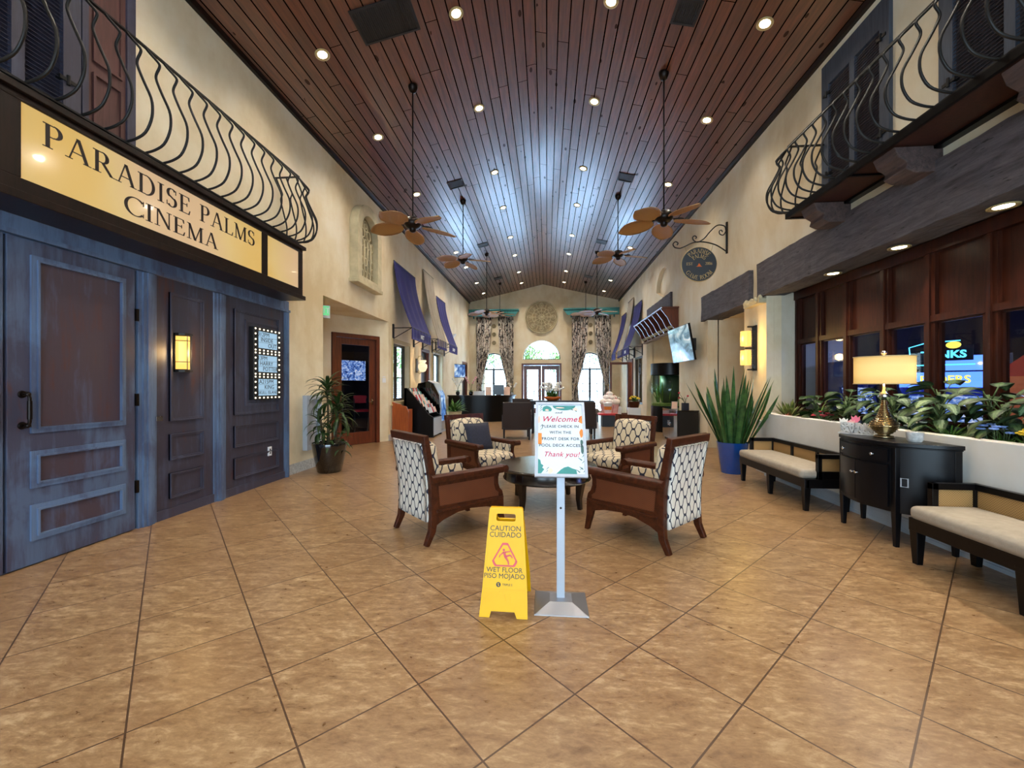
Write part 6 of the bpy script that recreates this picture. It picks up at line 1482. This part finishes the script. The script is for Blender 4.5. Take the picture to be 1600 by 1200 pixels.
for sx, cx in (('left', -2.74), ('right', 2.24)):
    for k, z in enumerate((4.55, 4.12, 3.68)):
        b = MB(); b.cyl((0, -.02, 0), (0, 0, 0), .11, n=16); b.tube([(.08*math.cos(a), -.03, .08*math.sin(a)) for a in [2*PI*i/14 for i in range(14)]], .02, 6, True); b.ball((0, -.03, 0), .035)
        o = tag(b.build('wall_rosette', 'plaster_dark', None, 50), 'small round stone rosette between the %s curtains, %s' % (sx, ('topmost', 'middle', 'lowest')[k]), 'wall relief', 'rosettes between curtains'); o.location = (cx, YF, z)

# ---- far room furniture
t = thing('reception_desk', 'long dark curved reception desk at the far left', 'desk', (0, 0, 0))
cl = [(-4.0, 16.35), (-3.3, 15.95), (-2.6, 15.95), (-2.05, 16.1), (-1.62, 16.45), (-1.42, 16.95), (-1.38, 17.6)]
pth = smooth_path([(x, y, 0) for x, y in cl], 4)
def off(d): 
    out = []
    for i, p in enumerate(pth):
        tv_ = (pth[min(i+1, len(pth)-1)]-pth[max(i-1, 0)]).normalized(); out.append(p+Vector((-tv_.y, tv_.x, 0))*d)
    return out
def wallstrip(m, d0, d1, z0, z1):
    A, B = off(d0), off(d1); m.prism([(p.x, p.y) for p in A]+[(p.x, p.y) for p in B[::-1]], 'z', z0, z1)
b = MB(); wallstrip(b, 0, .55, 0, 1.0); b.build('desk_front', 'black_wood', t, 30)
b = MB(); wallstrip(b, -.06, .6, 1.0, 1.05); b.build('counter_top', 'dark_brown', t, 30)
def wicker(x, y, rz, label):
    t = thing('wicker_chair', label, 'armchair', (x, y, 0), rz)
    b = MB(); b.surf(lambda u, v: (-.36+.72*u, -.36-.10*v-.03*math.sin(PI*u), .30+.68*v), 8, 6, .05); b.build('backrest', 'wicker', t, 40)
    for sx in (-1, 1):
        b = MB(); b.prism([(-.36, .28), (.36, .28), (.36, .60), (-.36, .66)], 'x', sx*.36-.03, sx*.36+.03); b.build('arm', 'wicker', t)
        for yy in (-.36, .34): b = MB(); b.frust((sx*.33, yy), (.02, .02), (.028, .028), 0, .32); b.build('leg', 'dark_brown', t)
    b = MB(); b.box(-.34, .34, -.36, .36, .26, .34); b.build('seat_frame', 'wicker', t)
    b = MB(); b.cushion(-.32, .32, -.30, .36, .34, .46, .04); b.build('cushion', 'lattice_warm', t, True)
    return t
wicker(-.82, 11.0, .1, 'dark wicker armchair seen from behind, left of the welcome sign')
wicker(.98, 11.4, -.1, 'dark wicker armchair seen from behind, right of the welcome sign')
wicker(-.85, 13.4, PI-.1, 'dark wicker armchair farther back facing us beside the reception desk')
t = thing('console_table', 'narrow dark console table behind the welcome sign', 'table', (.45, 12.3, 0))
b = MB(); b.box(-.95, .95, -.22, .22, .93, .98); b.box(-.9, .9, -.19, .19, .85, .93); b.build('tabletop', 'dark_brown', t, bevel=.005)
for x in (-.86, .86):
    for y in (-.16, .16): b = MB(); b.box(x-.035, x+.035, y-.035, y+.035, 0, .86); b.build('leg', 'dark_brown', t)
t = thing('orchid_bowl', 'orange bowl with green leaves and white orchids behind the welcome sign', 'plant', (.17, 12.3, .98))
b = MB(); b.lathe([(0, 0), (.14, 0), (.22, .05), (.26, .12), (.24, .12), (.20, .06), (0, .05)], n=28); b.build('bowl', 'terracotta', t, True)
b = MB(); r_ = random.Random(9)
for i in range(70): b.leaf((r_.uniform(-.14, .14), r_.uniform(-.1, .1), .10), r_.uniform(0, 6.28), r_.uniform(.6, 1.5), r_.uniform(.14, .28), .05, r_.uniform(.2, 1.), .2, 5, 'lance')
b.build('foliage', 'leaf_green', t, True)
S = MB(); F = MB()
for i in range(13):
    a = r_.uniform(0, 2*PI); h = r_.uniform(.35, .62); ex = r_.uniform(.15, .42)
    pts = [(0, 0, .1), (ex*.4*math.cos(a), ex*.3*math.sin(a), h*.8), (ex*math.cos(a), ex*.5*math.sin(a), h*.95)]; P_ = smooth_path(pts, 4); S.tube(P_, .006, 5)
    for q in P_[-5:]:
        for k in range(3): F.ball((q.x+r_.uniform(-.04, .04), q.y+r_.uniform(-.03, .03), q.z+r_.uniform(-.03, .03)), (.030, .02, .026), 8, 6)
S.build('stem', 'stem', t, True); F.build('blossoms', 'flower_white', t, True)
# on the desk
t = thing('desk_monitor', 'black desk monitor between pale paper boards on the reception desk', 'monitor', (-1.95, 16.45, 1.05), .1)
b = MB(); b.box(-.22, .22, -.03, .03, .02, .42); b.build('screen_back', 'black_plastic', t); b = MB(); b.box(-.1, .1, -.08, .1, 0, .02); b.build('foot', 'black', t)
for k, (x, lab) in enumerate(((-2.38, 'pale paper stand left of the desk monitor'), (-1.62, 'pale paper stand right of the desk monitor'))):
    t = thing('brochure_stand', lab, 'stand', (x, 16.55, 1.05), 0); b = MB(); b.X = Matrix.Rotation(-.12, 4, 'X'); b.box(-.12, .12, -.01, .01, 0, .34); b.build('board', 'poster_blush', t); b = MB(); b.box(-.1, .1, -.04, .1, 0, .01); b.build('foot', 'white', t)
def orchid(x, y, z, label, potm, s_=1., seed=1, pink='flower_white'):
    t = thing('potted_orchid', label, 'plant', (x, y, z)); r_ = random.Random(seed)
    b = MB(); b.lathe([(0, 0), (.05*s_, 0), (.075*s_, .06*s_), (.07*s_, .13*s_), (.055*s_, .13*s_)], n=20); b.build('pot', potm, t, True)
    b = MB(); F = MB(); L = MB()
    for k in range(3):
        a = r_.uniform(-.6, .6)+(PI if k % 2 else 0); P_ = smooth_path([(0, 0, .1*s_), (.05*math.cos(a), .05*math.sin(a), .35*s_), (.2*s_*math.cos(a), .1*math.sin(a), .6*s_)], 4); b.tube(P_, .006, 5)
        for q in P_[-4:]: F.ball((q.x, q.y, q.z), (.04, .03, .04), 8, 6)
    for k in range(6): L.leaf((0, 0, .12*s_), k*1.05, .7, .2*s_, .06, 1.1)
    b.build('stem', 'stem', t, True); F.build('blossoms', pink, t, True); L.build('foliage', 'leaf_green', t, True)
orchid(-3.62, 16.4, 1.05, 'white orchid in a dark bowl at the left end of the reception desk', 'black', 1.1, 1)
orchid(-3.05, 16.25, 1.05, 'thin-stemmed plant in a round black vase on the reception desk', 'black_gloss', 1.2, 2, 'statue_pink')
orchid(-1.45, 17.3, 1.05, 'white orchid at the right end of the reception desk', 'white', .8, 3)
b = MB(); b.box(-.22, .22, -.12, .12, 0, .16); o = tag(b.build('desk_box', 'white', bevel=.005), 'white low box on the reception desk near the vase', 'box'); o.location = (-2.75, 16.5, 1.05)
t = thing('potted_plant', 'bushy green plant in a pale pot by the left end of the desk', 'plant', (-3.35, 14.6, 0))
pot(t, [(0, 0), (.2, 0), (.27, .5), (.25, .5), (.23, .42)], 'plaster_relief', .44, .23); b = MB(); r_ = random.Random(6)
for i in range(70): b.leaf((0, 0, .45), r_.uniform(0, 6.28), r_.uniform(.3, 1.5), r_.uniform(.3, .6), .08, r_.uniform(.4, 1.4), .2, 6, 'lance')
b.build('foliage', 'leaf_green', t, True)
# rack, kiosk, board
t = thing('brochure_rack', 'sloping dark rack full of brochures by the left wall', 'rack', (-3.72, 10.95, 0))
b = MB(); b.prism([(-.2, 0), (.62, 0), (.62, .55), (.50, .62), (-.12, 1.36), (-.2, 1.36)], 'y', 0, .06); b.prism([(-.2, 0), (.62, 0), (.62, .55), (.50, .62), (-.12, 1.36), (-.2, 1.36)], 'y', .84, .90); b.box(-.2, -.14, 0, .9, 0, 1.36); b.box(.58, .62, .06, .84, .04, .55); b.build('rack_frame', 'black_wood', t)
b = MB(); b.box(.62, .628, .03, .87, .05, .53); b.build('front_panel', 'lightbox' if 0 else 'white_metal', t)  # pale sheet stands in for the reflection on the glossy front
b = MB()
for i in range(7):
    u = i/7; x = -.10+.60*u; z = 1.28-.62*u-.05*0; b.box(x-.02, x+.06, .07, .83, z-.10, z-.09)
b.build('shelf_steps', 'black_wood', t)
r_ = random.Random(12); n = 0
for i in range(7):
    u = i/7
    for j in range(6):
        n += 1; x = -.085+.60*u; z = 1.20-.62*u; b = MB(); b.X = Matrix.Translation((-3.72+x+.03, 10.95+.13+.128*j, z+.075)) @ Matrix.Rotation(-.35, 4, 'Y'); b.box(-.004, .004, -.05, .05, -.08, .08)
        tag(b.build('brochure', r_.choice(['paper', 'poster_blush', 'screen_panel' if 0 else 'poster_teal', 'white', 'marble', 'flower_red'])), 'small leaflet in the sloping rack by the left wall', 'brochure', 'leaflets in the sloping rack')
t = thing('info_kiosk', 'black curved touch kiosk with a bright narrow screen by the left wall', 'kiosk', (-3.55, 12.1, 0))
b = MB(); side_p = [(-.45, .05), (.28, .05), (.34, .7), (.30, 1.15), (.12, 1.48), (-.05, 1.56), (-.35, 1.50), (-.45, 1.2)]
b.prism(side_p, 'y', 0, .62); b.build('body', 'black_gloss', t, bevel=.01)
b = MB(); b.strip([(.29, .31, .06), (.35, .31, .7), (.315, .31, 1.15), (.14, .31, 1.50), (-.03, .31, 1.58)], .66, .02, (0, 1, 0)); b.build('front_edge', 'white_metal', t)
b = MB(); b.strip([(.362, .31, .35), (.365, .31, .7), (.33, .31, 1.14), (.20, .31, 1.38)], .5, .012, (0, 1, 0)); b.build('touch_screen', 'screen_panel', t)
b = MB(); b.box(-.45, .36, -.03, .65, 0, .05); b.build('plinth', 'white_metal', t)
t = thing('wooden_board', 'orange-brown wooden cutout board with an arched top by the rack', 'board', (-3.80, 10.35, 0))
b = MB(); b.prism([(-.22, 0), (.22, 0), (.22, .72), (.16, .88), (.05, .90), (0, .94), (-.22, 1.0)], 'y', -.03, .03); b.build('panel', 'orange_wood', t, bevel=.006); b = MB(); b.box(-.2, .2, .03, .35, .0, .04); b.box(.12, .2, .03, .34, .04, .8); b.build('stay', 'orange_wood', t)
# cafe corner, right far
t = thing('ice_cream_statue', 'giant pink ice cream cup statue on the far right', 'statue', (2.45, 16.2, 0))
b = MB(); b.lathe([(0, 0), (.26, 0), (.36, .72), (0, .72)], n=24); b.build('cup', 'statue_pink', t, 40)
b = MB(); r_ = random.Random(1)
for rr, z, r0, n in ((.24, .80, .17, 7), (.14, .96, .15, 5), (0, 1.10, .14, 1)):
    for i in range(n): a = 2*PI*i/n; b.ball((rr*math.cos(a), rr*math.sin(a), z), (r0, r0, r0*.8), 14, 10)
b.build('icing', 'icing', t, True)
b = MB()
for i in range(30): a = r_.uniform(PI, 2*PI); zz = r_.uniform(.8, 1.12); rr = .36-(zz-.8)*.75; b.ball((rr*math.cos(a), rr*math.sin(a), zz), (.03, .03, .015), 6, 4)
b.build('topping', 'flower_red', t, True)
b = MB()
for i in range(8): a = 2*PI*i/8; b.tube([(.27*math.cos(a), .27*math.sin(a), .05), (.345*math.cos(a+.3), .345*math.sin(a+.3), .68)], .015, 5)
b.build('cup_stripes', 'flower_red', t)
t = thing('cup_stand', 'navy block with a red top and a white paper cup in front of the statue', 'stand', (2.15, 14.6, 0))
b = MB(); b.box(-.22, .22, -.2, .2, 0, .40); b.build('pedestal', 'sign_navy', t)
b = MB(); b.box(-.34, .30, -.24, .24, .40, .46); b.build('stand', 'red', t)
b = MB(); b.lathe([(0, .46), (.11, .46), (.15, .80), (.16, .82), (.0, .86)], n=20); b.build('cup', 'white', t, 40)
b = MB(); b.lathe([(.128, .58), (.143, .70)], n=20); b.build('cup_band', 'poster_orange', t)
t = thing('side_stool', 'low grey upholstered stool near the right arched window', 'stool', (1.75, 16.4, 0))
b = MB(); b.cushion(-.3, .3, -.25, .25, .34, .52, .05); b.build('seat', 'sock_grey', t, True)
for x in (-.24, .24):
    for y in (-.2, .2): b = MB(); b.box(x-.02, x+.02, y-.02, y+.02, 0, .36); b.build('leg', 'dark_brown', t)
for k, (x, y, h_, lab, mt, pm) in enumerate(((3.18, 15.2, .85, 'yellow-green flowering plant in a brown basket on a white pedestal', 'flower_yellow', 'chair_wood'), (2.85, 17.2, .8, 'grey-green leafy plant by the open glass door', 'flower_white', 'sock_grey'))):
    t = thing('pedestal_plant', lab, 'plant', (x, y, 0))
    b = MB(); b.box(-.2, .2, -.2, .2, 0, h_-.22); b.build('pedestal', 'white', t, bevel=.005)
    b = MB(); b.lathe([(0, h_-.22), (.16, h_-.22), (.21, h_), (.19, h_)], n=20); b.build('basket', pm, t, 40)
    b = MB(); F = MB(); r_ = random.Random(k+30)
    for i in range(60): b.leaf((0, 0, h_-.03), r_.uniform(0, 6.28), r_.uniform(.2, 1.4), r_.uniform(.18, .34), .06, r_.uniform(.4, 1.6), .2, 5, 'lance')
    for i in range(24): a = r_.uniform(0, 6.28); rr = r_.uniform(.05, .25); F.ball((rr*math.cos(a), rr*math.sin(a), h_+.22-rr*.5), .028, 8, 6)
    b.build('foliage', 'leaf_green' if k == 0 else 'leaf_pale', t, True); F.build('blossoms', mt, t, True)

# ---- game room behind the windows
b = MB(); b.box(4.3, 11, -2.5, -2.4, 0, 3.3); b.box(10.9, 11, -2.5, 9.6, 0, 3.3); b.box(4.9, 11, 9.5, 9.6, 0, 3.3); b.box(4.82, 4.9, 7.25, 9.6, 0, 3.3); b.box(4.3, 11, -2.5, 9.6, 3.0, 3.1); struct(b.build('wall_gameroom', 'game_dark'))
b = MB(); b.box(4.3, 10.9, -2.4, 9.5, 0, .012); struct(b.build('floor_gameroom', 'game_carpet'))
def cabinet_game(x, y, rz, w, h, label, body, marquee, screen, word=None, wordm='neon_yellow'):
    t = thing('arcade_machine', label, 'arcade machine', (x, y, 0.012), rz)
    b = MB(); pr = [(.35, 0), (-.35, 0), (-.35, .85*h/2), (-.45, .95*h/2), (-.20, 1.05*h/2), (-.05, 1.55*h/2), (-.30, 1.68*h/2), (-.30, h), (.35, h)]
    for s_ in (-1, 1): b.prism(pr, 'x', s_*w/2-.02, s_*w/2+.02)
    b.box(-w/2, w/2, -.33, .33, 0, .84*h/2); b.box(-w/2, w/2, .0, .33, 0, h-.02); b.build('body', body, t)
    b = MB(); b.add([(-w/2+.02, -.20, 1.06*h/2), (w/2-.02, -.20, 1.06*h/2), (w/2-.02, -.06, 1.54*h/2), (-w/2+.02, -.06, 1.54*h/2)], [(0, 1, 2, 3)], [[(0, 0), (1, 0), (1, 1), (0, 1)]]); b.build('screen', screen, t)
    b = MB(); b.box(-w/2+.02, w/2-.02, -.30, -.27, 1.70*h/2, h-.02); mq = b.build('marquee', marquee, t)
    b = MB(); b.box(-w/2+.02, w/2-.02, -.45, -.2, .90*h/2, .95*h/2)
    for i in range(4): b.ball((-w/4+w/6*i, -.36, .97*h/2), .02, 8, 6)
    b.build('control_panel', 'black_plastic', t)
    if word: b = MB(); b.mesh(text(word, .15 if w > .5 else .13, .004, bold=.004), FY(-.31, 0, 1.84*h/2)); b.build('lettering', wordm, mq)
    return t
cabinet_game(4.80, 6.82, -.08, .44, 1.78, 'arcade machine with a blue lit sign seen through the second window', 'game_navy', 'blue_panel', 'screen_blue', 'ARC', 'neon_white')
cabinet_game(6.05, 6.75, -.85, .95, 1.62, 'blue arcade machine with a yellow lit title behind the plants', 'game_navy', 'neon_blue', 'screen_blue', 'LEADERS', 'neon_yellow')
cabinet_game(8.2, 8.6, -.7, .9, 2.0, 'dim arcade machine at the back of the game room', 'black_plastic', 'neon_blue', 'screen_blue')
t = thing('lit_game_sign', 'green and yellow glowing sign above the blue arcade machine', 'sign', (6.75, 7.55, 2.04), -.85)
b = MB(); b.box(-.34, .34, -.03, .03, -.20, .05); b.build('sign_board', 'black', t)
b = MB(); b.mesh(text('TANKS', .17, .004, bold=.006), FY(-.035, 0, -.10)); b.build('lettering', 'neon_cyan', t)
b = MB(); b.mesh(text("BIG O'", .13, .004, bold=.006), FY(-.035, .02, .03)) if 0 else b.ball((.12, -.035, .06), (.09, .01, .06)); b.build('glow_disc', 'neon_yellow', t)
b = MB(); b.tube([(-.36, -.02, -.27), (.36, -.02, -.27)], .012, 6); b.tube([(-.40, -.03, -.23), (-.42, -.03, .05), (-.2, -.03, .12), (.2, -.03, .13)], .010, 6); b.build('neon_tube', 'neon_cyan', t)
for w_ in (0,):
    b = MB(); b.box(-.02, .02, .0, .04, -1.95, -.1); b.build('post', 'black', t)
t = thing('ride_booth', 'orange and red canopied game booth at the right picture edge', 'arcade machine', (6.75, 5.62, .012), -.95)
b = MB(); b.add([(-.75, -.6, 1.52), (.75, -.6, 1.52), (.75, .6, 1.52), (-.75, .6, 1.52), (-.45, -.3, 1.86), (.55, -.3, 1.86), (.55, .3, 1.86), (-.45, .3, 1.86)], [(3,2,1,0),(4,5,6,7),(0,1,5,4),(1,2,6,5),(2,3,7,6),(3,0,4,7)]); b.build('canopy', 'neon_red', t)
b = MB(); b.box(-.6, .6, -.5, .5, 0, 1.52); b.build('booth_body', 'neon_orange', t)
b = MB(); b.prism([(-.45, 1.26), (-.05, 1.26), (.05, 1.40), (-.35, 1.40)], 'y', -.52, -.50); b.prism([(.1, 1.22), (.4, 1.22), (.5, 1.36), (.2, 1.36)], 'y', -.52, -.50); b.build('booth_mark', 'neon_white', t)
b = MB(); b.box(-.16, .16, -.01, .01, -.14, .14); o = tag(b.build('wall_poster', 'marble'), 'small pale poster seen through the first window', 'poster'); o.location = (4.72, 7.18, 1.86)
l = bpy.data.lights.new('game_room_fill', 'POINT'); l.energy = 160; l.color = (.35, .45, 1); l.shadow_soft_size = .3; lo = bpy.data.objects.new('game_room_fill', l); COL.objects.link(lo); lo.location = (7.2, 5.2, 2.6)  # first lamp: added blue ambient fill for the game room, no fixture
l = bpy.data.lights.new('cafe_light', 'POINT'); l.energy = 90; l.color = (1, .85, .62); l.shadow_soft_size = .2; lo = bpy.data.objects.new('cafe_light', l); COL.objects.link(lo); lo.location = (4.9, 18.0, 2.5)

# ---- outside
b = MB(); b.box(-30, 30, YF+.2, 60, -.06, -.01); b.box(-30, -4.4, -5, YF+.2, -.06, -.01); o = b.build('pavement', 'paving'); struct(o)
def tree(x, y, h, r, seed, label, n=1400):
    t = thing('tree', label, 'tree', (x, y, 0)); r_ = random.Random(seed)
    b = MB(); b.tube([(0, 0, 0), (.1, 0, h*.4), (0, .1, h*.7)], [.16, .12, .06], 8)
    for k in range(5): a = k*1.3; b.tube([(0, 0, h*.5), (r*.5*math.cos(a), r*.5*math.sin(a), h*.8)], [.06, .02], 6)
    b.build('trunk', 'bark', t, True)
    b = MB()
    for i in range(n):
        d = Vector((r_.gauss(0, 1), r_.gauss(0, 1), r_.gauss(0, 1))).normalized()*(r*r_.uniform(.3, 1)); p = Vector((d.x, d.y, h*.72+d.z*.8))
        b.leaf(p, r_.uniform(0, 6.28), r_.uniform(-.8, 1.2), .32, .16, .5, .1, 2, 'lance')
    b.build('crown', 'tree_leaf', t)
for k, (x, y, h, r, lab) in enumerate(((-4.6, 29, 5.6, 1.9, 'tree outside the left arched window'), (-1.6, 31, 5.0, 1.5, 'tree outside the fanlight, left'), (1.0, 32, 4.4, 1.1, 'tree outside the fanlight, right'), (4.4, 30, 5.8, 1.7, 'tree outside the right arched window'), (-7.5, 15.5, 4.4, 1.6, 'tree outside the side window in the left wall'), (-9.5, 24, 4.2, 2.0, 'tree outside the narrow window on the left'))):
    tree(x, y, h, r, k+50, lab, 900)
t = thing('pool_fence', 'thin black railing outside the far windows', 'fence', (0, 26, 0))
for x in [-8+.8*i for i in range(21)]:
    b = MB(); b.box(x-.02, x+.02, -.02, .02, 0, 1.15); b.build('post', 'iron', t)
b = MB(); b.box(-8, 8, -.015, .015, 1.1, 1.14); b.box(-8, 8, -.015, .015, .15, .19)
for x in [-8+.16*i for i in range(100)]: b.box(x-.006, x+.006, -.006, .006, .15, 1.1)
b.build('pickets', 'iron', t)
